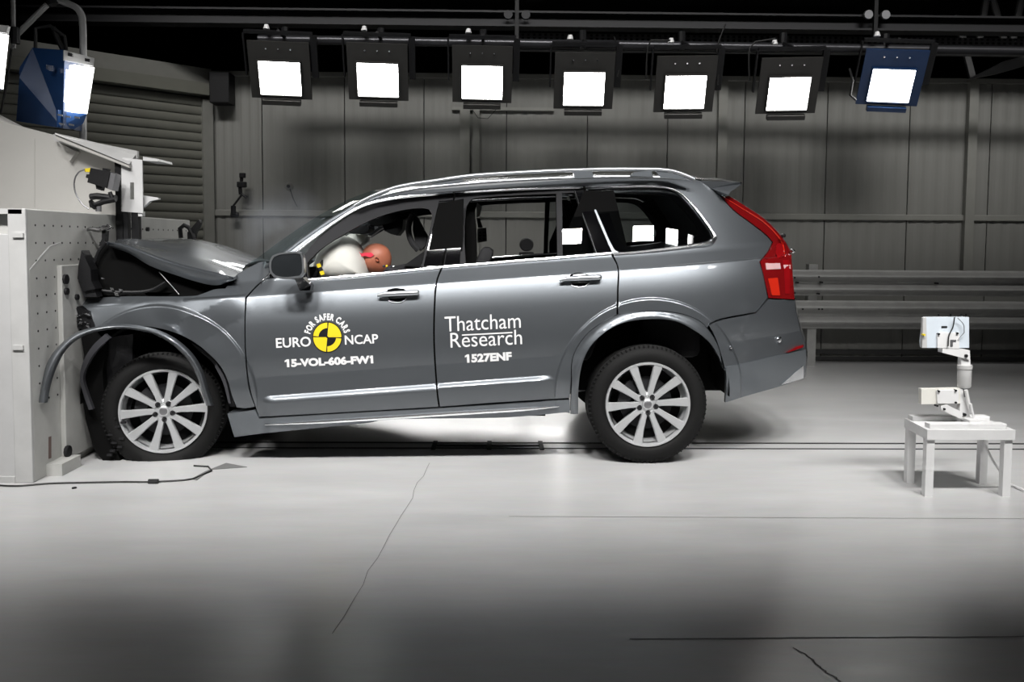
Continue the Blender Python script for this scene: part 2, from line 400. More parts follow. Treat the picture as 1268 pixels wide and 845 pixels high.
# ------------------------------------------------------------------ floodlights
def floodlight(px, py, tilt, roll, housing, label, cat='floodlight', group=None, Y=3.6, yaw=0, extra=None, lens=LAMPE):
    c = P(px, py, Y); r = empty('floodlight', (c.x, c.y, c.z), label, cat, group)
    R = Matrix.Rotation(yaw, 4, 'Z') @ Matrix.Rotation(roll, 4, 'Y') @ Matrix.Rotation(tilt, 4, 'X'); T = Matrix.Translation(c) @ R
    # local: lens in xz plane facing -y, centre at origin
    mb = MB(); w, h = .203, .170
    mb.box(-.30, .015, -.215, .30, .04, -h-.004); mb.box(-.30, .015, h+.004, .30, .04, .36)
    mb.box(-.30, .015, -h-.004, -w-.004, .04, h+.004); mb.box(w+.004, .015, -h-.004, .30, .04, h+.004)
    mb.add([Vector(v) for v in ((-.29, .04, -.205), (.29, .04, -.205), (.29, .04, .35), (-.29, .04, .35), (-.22, .30, -.16), (.22, .30, -.16), (.22, .30, .26), (-.22, .30, .26))],
           [(0, 1, 5, 4), (1, 2, 6, 5), (2, 3, 7, 6), (3, 0, 4, 7), (4, 5, 6, 7)])
    mb.V = [T @ v for v in mb.V]; mb.build('housing', housing, r)
    mb = MB().box(-w, .0, -h, w, .012, h); mb.V = [T @ v for v in mb.V]; mb.build('lens', lens, r)
    mb = MB()
    for s in (-1, 1):
        mb.box(s*(w+.006)-.006, -.02, -h-.01, s*(w+.006)+.006, .015, h+.01); mb.box(-w, -.02, s*(h+.006)-.006, w, .015, s*(h+.006)+.006)
    mb.V = [T @ v for v in mb.V]; mb.build('lens_frame', housing, r)
    mb = MB().box(-.19, -.05, -.265, .19, .014, -.218); mb.V = [T @ v for v in mb.V]; mb.build('lower_flap', housing, r)
    for sx in (-.12, 0, .12):
        mb = MB().tube([(sx, .0, .29), (sx, .016, .29)], .008, 6); mb.V = [T @ v for v in mb.V]; mb.build('bolt', CHROME, r, smooth=True)
    mb = MB()
    for s in (-1, 1): mb.box(s*.32-.012, .05, .0, s*.36+.012, .1, .42)
    mb.box(-.33, .05, .42, .33, .1, .45); mb.V = [T @ v for v in mb.V]
    mb.build('yoke', BLACK, r)
    top = T @ Vector((0, .075, .45)); b2 = Vector((top.x, 3.75, bz+.05))
    if group:
        MB().tube([top, b2], .018, 8).tube([b2+Vector((-.0, 0, -.09)), b2+Vector((0, 0, .1))], .04, 8).build('clamp', BLACK, r, smooth=True)
        kx = P(px-17, py-61, 3.62); MB().lathe([(0, .05), (.02, .045), (.028, .02), (.034, 0), (0, 0)], (kx.x, 3.62, kx.z), 'Z', 12).build('knob', WHITEM, r, smooth=True)
    return r
grp = 'row of hanging floodlights'
LB = [(347, 97, .02, 'black floodlight at the left end of the hanging row, beside the shutter'),
      (468, 99, .015, 'second black floodlight from the left in the hanging row'),
      (597, 102, .01, 'third black floodlight from the left, above the wall cable tray'),
      (723, 110, 0, 'middle black floodlight of the hanging row, above the car roof'),
      (848, 114, -.01, 'fifth black floodlight from the left, above the car rear window'),
      (976, 116, -.015, 'black floodlight next to the blue one in the hanging row')]
for px, py, ro, lb in LB: floodlight(px, py, radians(28), ro, GREYB, lb, group=grp, yaw=(px-634)*-.0002)
bl = floodlight(1103, 106, radians(30), .06, BLUE, 'blue floodlight at the right end of the hanging row', group=grp, yaw=-.18)
MB().tube([P(1052, 85, 3.6), P(1056, 100, 3.58), P(1053, 118, 3.6), P(1060, 124, 3.6)], .012, 6).build('power_cable', CABLE, bl, smooth=True)
# hanging cables between the lamps
for (pts, lb) in (([(960, 48), (935, 52), (928, 62), (928, 100)], 'black power cable dropping beside the lamp next to the blue one'),
                  ([(830, 50), (806, 50), (802, 60), (800, 98)], 'black power cable dropping beside the fifth lamp'),
                  ([(898, 30), (888, 60), (890, 75), (889, 105)], 'black power cable hanging between the fifth and sixth lamps'),
                  ([(760, 45), (766, 60), (770, 66), (765, 95)], 'black power cable hanging right of the middle lamp'),
                  ([(585, 136), (592, 146), (604, 147), (614, 136)], 'thin cable loop drooping below the third lamp')):
    tag(MB().tube([Vector(p) for p in spline([tuple(P(x, y, 3.56 if y < 130 else 4.7)) for x, y in pts])], .009 if pts[0][1] < 130 else .004, 6).build('power_cable', CABLE, smooth=True), lb, 'cable')
for px, lb in ((640, 'left'), (1083, 'right')):
    p = P(px, 20, 3.9); e = empty('beam_trolley', (p.x, 3.84, p.z), 'small trolley bracket with pale rollers on the beam, %s one' % lb, 'bracket')
    MB().box(p.x-.02, 3.86, p.z-.25, p.x+.02, 3.9, p.z+.5).build('hanger', BLACK, e)
    for s in (-1, 1): MB().lathe([(0, -.03), (.045, -.03), (.05, 0), (0, 0)], (p.x+s*.09, 3.86, p.z), 'Y', 16).build('roller', STEEL if px > 1000 else DKSTEEL, e, smooth=True)  # left rollers take a darker steel so they look dimly lit

# ------------------------------------------------------------------ guard rail along the rear wall
def wbeam(z0, z1, Y, parent):
    n = 24; prof = []
    for i in range(n+1):
        t = i/n; prof.append((z0+(z1-z0)*t, Y-.04*sin(t*4*pi-pi/2)-.0))
    V = []; xa, xb = 2.6, 11.5
    for (z, y) in prof: V += [(xa, y, z), (xb, y, z)]
    for (z, y) in prof: V += [(xa, y+.006, z), (xb, y+.006, z)]
    o = 2*(n+1); Fc = [(2*i, 2*i+1, 2*i+3, 2*i+2) for i in range(n)]+[(o+2*i+2, o+2*i+3, o+2*i+1, o+2*i) for i in range(n)]
    Fc += [(0, o, o+1, 1), (2*n, 2*n+1, o+2*n+1, o+2*n)]
    return obj('rail_beam', V, Fc, RAILM, parent, smooth=True)
gy = 4.35
zA, zB = P(1100, 367, gy).z, P(1100, 335, gy).z; zC, zD = P(1100, 408, gy).z, P(1100, 373, gy).z
gr = empty('guard_rail', (3.7, gy+.1, 0), 'grey double corrugated guard rail along the rear wall', 'guard rail')
for (a, b2) in ((zA, zB), (zC, zD)):
    wbeam(a, b2, gy, gr)
for x in (P(1003, 430, gy+.1).x, 6.9, 10.1):
    MB().box(x-.05, gy+.06, 0, x+.05, gy+.16, zB+.06).build('rail_post', RAILM, gr)
for px, py in ((988, 350), (1018, 350), (984, 344), (1014, 343), (984, 363), (1014, 364), (1161, 351), (994, 383), (1014, 383), (988, 392), (1018, 383)):
    p = P(px, py, gy-.04); MB().tube([(p.x, gy-.05, p.z), (p.x, gy+.02, p.z)], .010, 6).build('bolt', BLACK, gr)

# ------------------------------------------------------------------ crash barrier block (impact face at X = FX)
br = empty('crash_barrier', (FX-1, .8, 0), 'white painted steel crash barrier block the car has hit', 'barrier')
YN, YF, BT = -.41, 2.19, 1.54
MB().box(FX-2.2, YN+.06, 0, FX-.03, YF, BT-.02).build('barrier_core', BARR, br)
MB().box(FX-.035, YN+.02, .0, FX, YF, BT, bev=.006).build('impact_plate', BARR, br)
MB().box(FX-.10, YN, 0, FX-.0, YN+.025, BT, bev=.005).build('edge_flange', WHITEP, br)
MB().box(FX-2.2, YN, BT-.03, FX-.02, YF, BT).build('top_plate', WHITEP, br)
# mounted plate on the face and stiffener boxes
ya = PX(70, 330, FX).y; yb = PX(118, 330, FX).y
mb = MB().box(FX, ya, .05, FX+.03, YF-.5, PX(75, 329, FX+.03).z, bev=.004); lp = mb.build('load_plate', BARR, br)
MB().box(FX, ya-.18, .0, FX+.09, ya+.05, .07).build('foot_plate', BARR, br)
mb = MB(); mb2 = MB()
hy = YN+.10; 
while hy < YF-.05:
    for hz in [1.45, 1.35, 1.25, 1.15, 1.05, .95, .85, .75, .65, .55, .45]:
        if hy > ya-.02 and hz < 1.2: continue
        mb.tube([(FX-.003, hy, hz), (FX+.0015, hy, hz)], .007, 6)
    hy += .10
tag(mb.build('bolt_hole', BLACK, br), kind='stuff')
for (px, py, r) in ((80, 346, .03), (81, 361, .022), (83, 559, .035), (94, 368, .018), (128, 283, .02), (182, 284, .016)):
    p = PX(px, py, FX+.03); MB().tube([(FX+.025, p.y, p.z), (FX+.045, p.y, p.z)], r, 10).build('face_bolt', DKSTEEL, br, smooth=True)
# white crease lines and dark marks on the face
for k, (a, b2, wd, m) in enumerate((((37, 334), (62, 305), .006, WHITEM), ((60, 306), (75, 300), .004, WHITEM), ((62, 541), (62, 568), .03, mat('rust_stain', (.16, .11, .10), .8)))):
    pa = PX(a[0], a[1], FX+.002); pb = PX(b2[0], b2[1], FX+.002); d = (pb-pa).normalized(); n = Vector((0, -d.z, d.y))*wd/2
    MB().prism([pa-n, pb-n, pb+n, pa+n], (-.002, 0, 0)).build('scrape_mark', m, br)
# near side brackets
for py in (292, 431):
    p = P(23, py, YN); MB().box(p.x-.03, YN-.012, p.z-.01, p.x+.03, YN+.06, p.z+.015).box(p.x-.015, YN+.02, p.z-.06, p.x+.03, YN+.059, p.z-.01, k=1).build('bracket', WHITEP, br, mats=[WHITEP, STEEL])
mb = MB().box(FX-2.2, YN+.02, 0, FX-.10, YN+.058, BT-.14, bev=.004); mb.build('side_cover', mat('side_cover_paint', (.50, .50, .50), .45, var=.03), br)
MB().box(FX-2.2, YN, 0, FX-.10, YN+.05, .035).build('kick_strip', WHITEP, br)

# casing above the barrier with the sloping top
cs = empty('barrier_casing', (FX-.8, .9, BT), 'cream sloping casing standing on top of the crash barrier', 'casing')
YC0 = .85
def cp(px, py): return P(px, py, YC0)
tl = cp(-60, 138); trr = cp(172, 190)
pts = [Vector((-4.3, YC0, BT)), Vector((cp(150, 250).x, YC0, BT)), Vector((cp(150, 203).x, YC0, cp(150, 203).z)), cp(68, 168), cp(0, 150), Vector((-4.3, YC0, cp(0, 150).z+.45))]
MB().prism(pts, (0, .3, 0)).build('casing_body', BEIGE, cs)
# tapering channel on top
a0 = cp(68, 166); a1 = cp(172, 188)
MB().prism([P(68, 166, .68), P(160, 204, .68), P(160, 208, .68), P(70, 173, .68)], (0, .17, 0)).build('channel_web', BEIGE, cs)
MB().prism([P(66, 166, .80), P(170, 187, .80), P(170, 196, .80), P(155, 205, .80), P(66, 174, .80)], (0, .03, 0)).build('channel_back', WHITEP, cs)
MB().prism([P(68, 168, .68), P(160, 205, .68), P(170, 190, .83), P(68, 166, .83)], (0, 0, .008)).build('channel_flange', WHITEP, cs)
MB().prism([P(72, 176, .8), P(95, 188, .8), P(86, 200, .8)], (0, .05, 0)).build('gusset', BEIGE, cs)
MB().tube([P(43, 172, YC0), P(43, 256, YC0)], .004, 5).build('casing_seam', BEIGE, cs)
# upright camera mount with slotted plate, two black posts
YM = .72
cm = empty('slotted_mounting_plate', (FX+.05, YM, 1.2), 'white slotted plate on two black posts in front of the barrier', 'mounting plate')
pp = [(150, 195), (176, 198), (177, 264), (150, 262)]
V = [P(x, y, YM) for x, y in pp]; s = [P(161, 226, YM), P(166, 226, YM), P(166, 247, YM), P(161, 247, YM)]
mb = MB(); Vall = V+s; 
Fq = [(0, 1, 5, 4), (1, 2, 6, 5), (2, 3, 7, 6), (3, 0, 4, 7)]
mb.add([v for v in Vall]+[v+Vector((0, .012, 0)) for v in Vall], Fq+[tuple(i+8 for i in f)[::-1] for f in Fq]+[(0, 8, 9, 1), (1, 9, 10, 2), (2, 10, 11, 3), (3, 11, 8, 0), (4, 5, 13, 12), (5, 6, 14, 13), (6, 7, 15, 14), (7, 4, 12, 15)])
mb.build('plate', WHITEM, cm)
pxbox(144, 197, 150, 298, YM, .06).build('post', BLACK, cm); pxbox(151, 262, 158, 298, YM+.01, .05).build('post', DKSTEEL, cm)
pxbox(163, 262, 171, 297, YM+.01, .05).build('post', BLACK, cm); pxbox(171, 262, 176, 268, YM+.01, .05).build('tab', WHITEM, cm)
pxprism([(177, 194), (196, 197), (197, 200), (177, 199)], YM+.05, .25).build('shelf_arm', WHITEM, cm)
pxprism([(177, 242), (196, 245), (196, 247), (186, 249), (177, 257)], YM+.05, .04).build('shelf_arm', WHITEM, cm)
# high speed camera and clamps to the left of the plate
cmr = empty('high_speed_camera', tuple(P(135, 218, .55)), 'black high speed camera with grey lens beside the slotted plate', 'camera')
pxprism([(112, 208), (136, 213), (132, 233), (108, 226)], .5, .12).build('camera_body', BLACK, cmr)
pxprism([(136, 213), (143, 216), (139, 236), (131, 233)], .51, .09).build('lens_hood', STEEL, cmr)
pxprism([(104, 209), (112, 208), (112, 213), (105, 213)], .54, .03).build('connector', YEL, cmr)
for q in ([(107, 216), (113, 216), (112, 222), (106, 220)], [(118, 228), (126, 231), (125, 236), (119, 234)], [(127, 208), (133, 209), (132, 212), (127, 211)]):
    pxprism(q, .52, .05).build('fitting', BLACK, cmr)
MB().tube([Vector(p) for p in spline([tuple(P(x, y, .53)) for x, y in ((105, 210), (97, 214), (92, 225), (94, 240), (102, 253), (110, 259))])], .005, 6).build('lead', STEEL, cmr, smooth=True)
ca = empty('camera_clamp_arm', tuple(P(122, 262, .5)), 'black jointed clamp arm below the high speed camera', 'clamp')
def ptube(pts, Y, r, n=8, mb=None): return (mb or MB()).tube([P(x, y, Y) for x, y in pts], r, n)
ptube([(112, 244), (120, 243), (144, 246)], .55, .022).build('upper_arm', BLACK, ca, smooth=True)
ptube([(112, 254), (118, 254), (128, 250), (143, 247)], .52, .018).build('lower_arm', BLACK, ca, smooth=True)
ptube([(114, 254), (116, 253)], .50, .035, 12).build('locking_knob', BLACK, ca, smooth=True)
ptube([(122, 262), (122, 252)], .53, .02).build('clamp_post', STEEL, ca, smooth=True)
ptube([(136, 238), (139, 246)], .53, .014).build('tilt_joint', BLACK, ca, smooth=True)

# ------------------------------------------------------------------ pipe stand and the two side lamps
ps = empty('pipe_frame', tuple(P(102, 175, 1.55)), 'bent grey tube frame holding the blue side lamp', 'frame')
MB().tube([Vector(p) for p in spline([tuple(P(x, y, 1.62)) for x, y in ((104, 262), (103, 176), (103, 100), (102, 24), (97, 12), (88, 6), (60, -4))])], .026, 10).build('bent_tube', PIPE, ps, smooth=True)
ptube([(22, 42), (58, 6)], 1.62, .022).build('brace_tube', PIPE, ps, smooth=True)
ptube([(16, -12), (17, 60)], 1.62, .017).build('drop_tube', PIPE, ps, smooth=True)
ptube([(19, 34), (19, 54)], 1.60, .035).build('coupler', DKSTEEL, ps, smooth=True)
ptube([(62, -6), (66, 6)], 1.6, .04).build('coupler', DKSTEEL, ps, smooth=True)
sl = empty('side_floodlight', tuple(P(60, 160, 1.5)), 'dark blue box floodlight on the tube frame, facing the car front', 'floodlight')
q = [P(24, 84, 1.35), P(40, 59, 1.45), P(80, 62, 1.3), P(78, 159, 1.3), P(20, 150, 1.35), P(24, 96, 1.35)]
MB().prism(q, (0, .36, .02)).build('housing', BLUE, sl)
a, b2, c, d = P(93, 80, 1.25), P(117, 84, 1.5), P(108, 141, 1.5), P(87, 137, 1.25)
MB().prism([a, b2, c, d], (-.05, .02, 0)).build('lens', LAMPS, sl)
MB().prism([P(82, 86, 1.28), P(88, 87, 1.27), P(84, 127, 1.27), P(79, 126, 1.28)], (0, .02, 0)).build('side_lens', LAMPS, sl)
MB().prism([P(79, 62, 1.27), P(117, 72, 1.5), P(116, 82, 1.5), P(79, 74, 1.27)], (-.02, .03, 0)).build('top_bracket', PIPE, sl)
MB().prism([P(72, 136, 1.29), P(108, 141, 1.5), P(103, 153, 1.5), P(92, 160, 1.45), P(72, 157, 1.29)], (-.03, .03, 0)).build('lower_flap', mat('blue_flap', (.03, .10, .30), .35), sl)
for (x, y) in ((86, 67), (108, 74)): MB().prism([P(x-3, y-2, 1.3), P(x+3, y-1, 1.3), P(x+3, y+3, 1.3), P(x-3, y+2, 1.3)], (0, .02, 0)).build('latch', BLACK, sl)
for (x, y) in ((74, 143), (84, 145), (95, 146), (76, 154), (88, 155)): MB().prism([P(x-3, y-2, 1.27), P(x+3, y-1, 1.27), P(x+3, y+1, 1.27), P(x-3, y, 1.27)], (0, .01, 0)).build('vent_slot', STEEL, sl)
MB().prism([P(57, 80, 1.29), P(66, 82, 1.29), P(66, 88, 1.29), P(62, 88, 1.29), P(57, 85, 1.29)], (0, .02, 0)).build('latch', CHROME, sl)
ptube([(44, 60), (44, 35), (62, 32), (80, 45), (82, 62)], 1.5, .014).build('yoke', BLACK, sl, smooth=True)
ptube([(66, 34), (72, 50), (78, 62)], 1.52, .02).build('clamp', BLACK, sl, smooth=True)
s2 = empty('side_floodlight', tuple(P(0, 112, 1.2)), 'white-rimmed floodlight cut off at the left edge of the view', 'floodlight')
MB().prism([P(-60, 30, .8), P(-8, 34, .8), P(-10, 108, .8), P(-60, 100, .8)], (0, .12, 0)).build('housing', BLUE, s2)
MB().prism([P(-12, 40, .75), P(9, 43, .79), P(2, 110, .79), P(-12, 106, .75)], (0, .02, 0)).build('lens', LAMPS, s2)
MB().prism([P(-12, 29, .74), P(10, 32, .78), P(8, 41, .78), P(-12, 38, .74)], (0, .03, 0)).build('top_bracket', PIPE, s2)
ptube([(14, 60), (10, 95), (1, 140)], 1.6, .009).build('power_cable', CABLE, s2, smooth=True)

# ------------------------------------------------------------------ items on the rear wall
wc = empty('wall_camera_arm', tuple(P(290, 268, WY-.1)), 'small black camera on a jointed arm fixed to the rear wall', 'camera')
ptube([(286, 266), (295, 266)], WY-.12, .03).build('clamp', BLACK, wc, smooth=True)
ptube([(289, 265), (289, 255)], WY-.14, .03).build('knuckle', BLACK, wc, smooth=True)
ptube([(289, 255), (299, 242)], WY-.16, .012).build('arm', BLACK, wc, smooth=True)
ptube([(299, 240), (305, 245), (306, 243)], WY-.16, .015).build('lever', BLACK, wc, smooth=True)
ptube([(298, 241), (297, 230)], WY-.16, .022).build('knuckle', BLACK, wc, smooth=True)
pxbox(293, 225, 304, 232, WY-.2, .06, bev=.008).build('camera_body', BLACK, wc)
ptube([(299, 226), (299, 216)], WY-.18, .02).build('stem', BLACK, wc, smooth=True)
pxbox(296, 214, 303, 220, WY-.22, .05, bev=.008).build('lens_head', BLACK, wc)
pe = empty('wall_gland', tuple(P(358, 232, WY-.02)), 'round pale wall gland with black centre and a hanging lead', 'gland')
p = P(358, 231, WY); MB().lathe([(0, -.03), (.03, -.03), (.045, -.01), (.05, 0)], (p.x, WY, p.z), 'Y', 20).build('collar', CLADT, pe, smooth=True)
MB().lathe([(0, -.045), (.018, -.045), (.02, -.02)], (p.x, WY, p.z), 'Y', 12).build('plug', BLACK, pe, smooth=True)
ptube([(359, 234), (363, 246), (368, 256)], WY-.03, .005).build('lead', CABLE, pe, smooth=True)

# ------------------------------------------------------------------ white table and twin panel fixture
tb = empty('side_table', tuple((G(1148, 613)+G(1220, 599))/2), 'low white square table on the right with four square legs', 'table')
A, B_, Cc, Dd = G(1148.5, 614.5), G(1244, 614.5), G(1215.5, 599), G(1126, 598)
HT = .372
def leg(p): MB().box(p.x-.022, p.y-.015, 0, p.x+.022, p.y+.025, HT-.055).build('leg', WHITEM, tb)
for p in (A, B_, Cc, Dd): leg(p)
e = .028
V = [A+Vector((-e, -e, 0)), B_+Vector((e, -e, 0)), Cc+Vector((e, e, 0)), Dd+Vector((-e, e, 0))]
V = [Vector((v.x, v.y, HT-.055)) for v in V]
MB().prism(V, (0, 0, .055)).build('table_top', WHITEM, tb)
Yf = (A.y+Dd.y)/2
fx = empty('twin_panel_fixture', tuple(P(1195, 527, Yf)), 'white upright fixture with two tilted panels standing on the white table', 'instrument')
zt = HT
for (x0, x1, yy) in ((1148, 1243, A.y+.03), (1127, 1222, Dd.y-.03)):
    a = G(x0, 527, zt); xa = P(x0, 525, yy).x; xb = P(x1, 525, yy).x
    MB().box(xa, yy-.03, zt, xb, yy+.03, zt+.028, bev=.004).build('base_bar', WHITEM, fx)
xm = P(1195, 525, Yf).x
MB().box(xm-.03, Dd.y-.03, zt+.028, xm+.03, A.y+.03, zt+.04).build('cross_plate', WHITEM, fx)
V = [P(1189, 482, Yf), P(1199, 482, Yf), P(1201, 524, Yf), P(1189, 524, Yf)]
MB().prism(V, (0, .04, 0)).build('lower_post', WHITEM, fx)
a = P(1197, 453, Yf); b2 = P(1197, 481, Yf)
MB().lathe([(0, b2.z-.0), (.032, b2.z), (.037, b2.z+.01), (.037, a.z-.02), (.040, a.z-.02), (.040, a.z), (.032, a.z+.004), (0, a.z+.004)], (a.x, Yf+.02, 0), 'Z', 20).build('gas_cylinder', WHITEP, fx, smooth=True)
MB().lathe([(0, b2.z-.05), (.022, b2.z-.05), (.026, b2.z), (0, b2.z)], (a.x, Yf+.02, 0), 'Z', 16).build('collar', STEEL, fx, smooth=True)
pxprism([(1191, 437), (1201, 435), (1202, 456), (1190, 456)], Yf, .04).build('upper_post', WHITEM, fx)
pxprism([(1167, 431), (1175, 429), (1201, 434), (1201, 446), (1190, 443), (1167, 437)], Yf-.01, .05).build('upper_arm', WHITEM, fx)
pxprism([(1165, 503), (1172, 501), (1192, 511), (1192, 520), (1166, 508)], Yf-.01, .05).build('lower_arm', WHITEM, fx)
pxprism([(1146, 393), (1200, 393), (1200, 431), (1143, 431), (1142, 424)], Yf+.0, .035).build('upper_panel', PBLUE, fx)
pxprism([(1143, 394), (1147, 393), (1148, 431), (1142, 431)], Yf-.004, .02).build('panel_edge', WHITEP, fx)
pxprism([(1161, 413), (1188, 412), (1188, 432), (1161, 431)], Yf-.012, .012).build('mount_plate', WHITEM, fx)
pxprism([(1141, 482), (1189, 481), (1189, 500), (1141, 501)], Yf+.0, .035).build('lower_panel', mat('pale_cream', (.72, .71, .66), .45), fx)
pxprism([(1160, 484), (1187, 483), (1187, 500), (1161, 500)], Yf-.012, .012).build('mount_plate', WHITEM, fx)
for (x, y) in ((1163, 414), (1186, 413), (1163, 485), (1184, 484), (1184, 499), (1161, 503), (1170, 507), (1197, 441), (1195, 514), (1145, 415)):
    p = P(x, y, Yf-.02); MB().tube([p, p+Vector((0, .03, 0))], .009 if (x, y) in ((1197, 441), (1195, 514)) else .006, 8).build('bolt', YEL if x == 1145 else BLACK, fx, smooth=True)
for x in (1162, 1177, 1190, 1196): p = P(x, 391.5, Yf+.01); MB().tube([p, p+Vector((0, 0, .012))], .005, 6).build('pin', BLACK, fx)
pxprism([(1166, 404), (1173, 404), (1173, 406), (1166, 406)], Yf-.003, .003).build('badge', DKSTEEL, fx)
pxprism([(1177, 421), (1184, 421), (1184, 423), (1180, 423), (1180, 429), (1177, 429)], Yf-.016, .004).build('latch', STEEL, fx)
MB().tube([Vector(p) for p in spline([tuple(P(x, y, Yf-.02)) for x, y in ((1182, 393), (1180, 405), (1175, 416), (1174, 429))])], .0035, 6).build('lead', CABLE, fx, smooth=True)
MB().tube([Vector(p) for p in spline([tuple(P(x, y, Yf-.02)) for x, y in ((1186, 394), (1193, 402), (1194, 412), (1187, 420))])], .002, 6).build('lead', STEEL, fx, smooth=True)
ptube([(1196, 483), (1202, 512)], Yf-.02, .010).build('tie_rod', WHITEM, fx, smooth=True)
pw = [tuple(P(x, y, Yf-.04)) for x, y in ((1202, 500), (1206, 518), (1214, 535), (1222, 556), (1234, 578))]+[tuple(G(x, y, .012)) for x, y in ((1252, 600), (1268, 607), (1300, 612))]
tag(MB().tube([Vector(p) for p in spline(pw)], .006, 6).build('white_cable', WHITEM, smooth=True), 'white cable running down from the fixture on the table to the floor', 'cable')

# cable on the floor at the left with its inline plug
pw = [tuple(G(x, y, .006)) for x, y in ((-20, 600), (20, 602), (60, 599), (100, 598), (150, 597), (185, 597), (225, 595), (240, 593), (262, 583), (258, 578), (240, 577))]
cb = empty('floor_cable', tuple(G(150, 597)), 'thin black cable lying on the floor in front of the barrier', 'cable')
MB().tube([Vector(p) for p in spline(pw)], .005, 6).build('lead', CABLE, cb, smooth=True)
a = G(184, 596.5, .012); b2 = G(196, 596.5, .012); MB().tube([a, b2], .014, 8).build('inline_plug', CABLE, cb, smooth=True)
V = [G(236, 594, .001), G(255, 584, .001), G(280, 574, .001), G(306, 579, .001), G(262, 582, .001), G(244, 595, .001)]
tag(MB().prism(V, (0, 0, .003)).build('floor_tape', mat('grey_tape', (.16, .16, .16), .6)), 'strip of dark grey tape on the floor beside the front wheel', 'tape')
tag(MB().lathe([(0, .006), (.012, .006), (.014, 0)], tuple(G(92, 605)), 'Z', 10).build('floor_plug', BLACK, smooth=True), 'small black plug set in the floor below the barrier corner', 'plug')
# round dark camera behind the car seen through the rear door window
kc = empty('tripod_camera', tuple(Vector((P(652, 300, 2.9).x, 2.9, 0))), 'black round camera on a slim stand behind the car, seen through its rear door', 'camera')
p = P(652, 303, 2.9); MB().lathe([(0, -.05), (.055, -.05), (.065, -.03), (.065, .05), (0, .06)], tuple(p), 'Y', 20).build('camera_body', BLACK, kc, smooth=True)
MB().box(p.x-.07, 2.87, p.z-.16, p.x+.07, 2.97, p.z-.07, bev=.01).build('mount', BLACK, kc)
MB().tube([(p.x, 2.92, p.z-.1), (p.x, 2.92, .02)], .02, 8).build('stand_pole', BLACK, kc, smooth=True)
for k in range(3):
    a = k*2.1+.5; MB().tube([(p.x, 2.92, .3), (p.x+.3*cos(a), 2.92+.3*sin(a), .01)], .012, 6).build('stand_leg', BLACK, kc, smooth=True)
# ------------------------------------------------------------------ the car
YC = .98                                   # centre plane of the car
CX = -.4
car = empty('car', (CX, YC, 0), 'grey metallic estate SUV with a crushed front against the barrier', 'car')
AR = P(806, 488, 0); AF = P(197, 498, 0)   # wheel arch centres
KN = [(-.3, -.5), (-.1, -.35), (.05, -.16), (.14, -.06), (.146, -.02), (.150, .9), (.168, .9), (.174, .0), (.285, .02), (.292, -.16), (.40, -.09), (.50, .0), (.60, .07), (.70, .26), (.783, .44), (.79, 1.05), (.865, .95), (.885, .36), (.93, .36), (1.15, .42), (1.30, .55), (1.36, .9), (1.42, 1.6), (1.55, 3.0)]
def slope(w_):
    if w_ <= KN[0][0]: return KN[0][1]
    for (a, sa), (b2, sb) in zip(KN[:-1], KN[1:]):
        if w_ <= b2: return sa+(sb-sa)*(w_-a)/(b2-a)
    return KN[-1][1]
TB = []; acc = 0; W0 = -.3; DW = .0025
for i in range(800):
    w_ = W0+i*DW; TB.append(acc); acc += slope(w_+DW/2)*DW
base = TB[int((.45-W0)/DW)]; TB = [t-base for t in TB]
# same profile without the door moulding, for the bumper and wings
KN2 = [k for k in KN if k[0] not in (.150, .168)]
TB2 = []; acc = 0; KN_s = KN; KN = KN2
for i in range(800):
    w_ = W0+i*DW; TB2.append(acc); acc += slope(w_+DW/2)*DW
base = TB2[int((.45-W0)/DW)]; TB2 = [t-base for t in TB2]; KN = KN_s
def look(T, w_):
    f_ = (w_-W0)/DW; i = int(max(0, min(len(T)-2, f_))); return T[i]+(T[i+1]-T[i])*(f_-i)
def wof(x, z): return z-(.244+.0775*(x+1.455))
C1 = P(227, 397, 0); C2 = P(283, 366, 0)
def S(x, z, off=0):
    w_ = wof(x, z)
    mk = sm(-1.44, -1.36, x)*(1-sm(.26, .40, x))
    d = look(TB, w_)*mk+look(TB2, w_)*(1-mk); d0 = d
    if x > .95: d += .26*((x-.95)/.92)**2.5
    if x > .9 and w_ > .79: d += .05*sm(.9, 1.7, x)
    if x < -1.3 and w_ > .80: d += .75*(min(w_, 1.0)-.80)*sm(-1.36, -1.5, x)
    if x < -1.5: d += .05*((-1.5-x)/.9)**2
    for A_ in (AR, AF):
        r = hypot(x-A_.x, z-A_.z)
        if r < .70 and z > A_.z-.12:
            k = sm(A_.z-.12, A_.z+.1, z)
            if r < .60: q_ = sm(.593, .583, r)*k; d -= q_*.016+d0*q_*.92*(1 if w_ > .42 else .4)
    if x < -1.45 and w_ < .80:               # buckled crease and dents of the front wing
        u = (C2-C1); L = hypot(u.x, u.z); s_ = ((x-C1.x)*u.z-(z-C1.z)*u.x)/L; t_ = ((x-C1.x)*u.x+(z-C1.z)*u.z)/(L*L)
        k = sm(-.5, .1, t_)*(1-sm(.95, 1.4, t_))*sm(-1.45, -1.55, x)
        d -= .03*k*max(0, 1-abs(s_)/.16)
        d += .010*noise.noise(Vector((x*4, z*5, 1)))*sm(-1.5, -1.8, x)
    return .015+d-off
def onS(px, py, off=0, surf=None):
    f_ = surf or S; Y = 0
    for _ in range(7):
        p = P(px, py, Y); Y = f_(p.x, p.z, off)
    return P(px, py, Y)
def nrmS(x, z, surf, off):
    e_ = .004; dx = (surf(x+e_, z, off)-surf(x-e_, z, off))/(2*e_); dz = (surf(x, z+e_, off)-surf(x, z-e_, off))/(2*e_)
    return Vector((dx, -1, dz)).normalized()
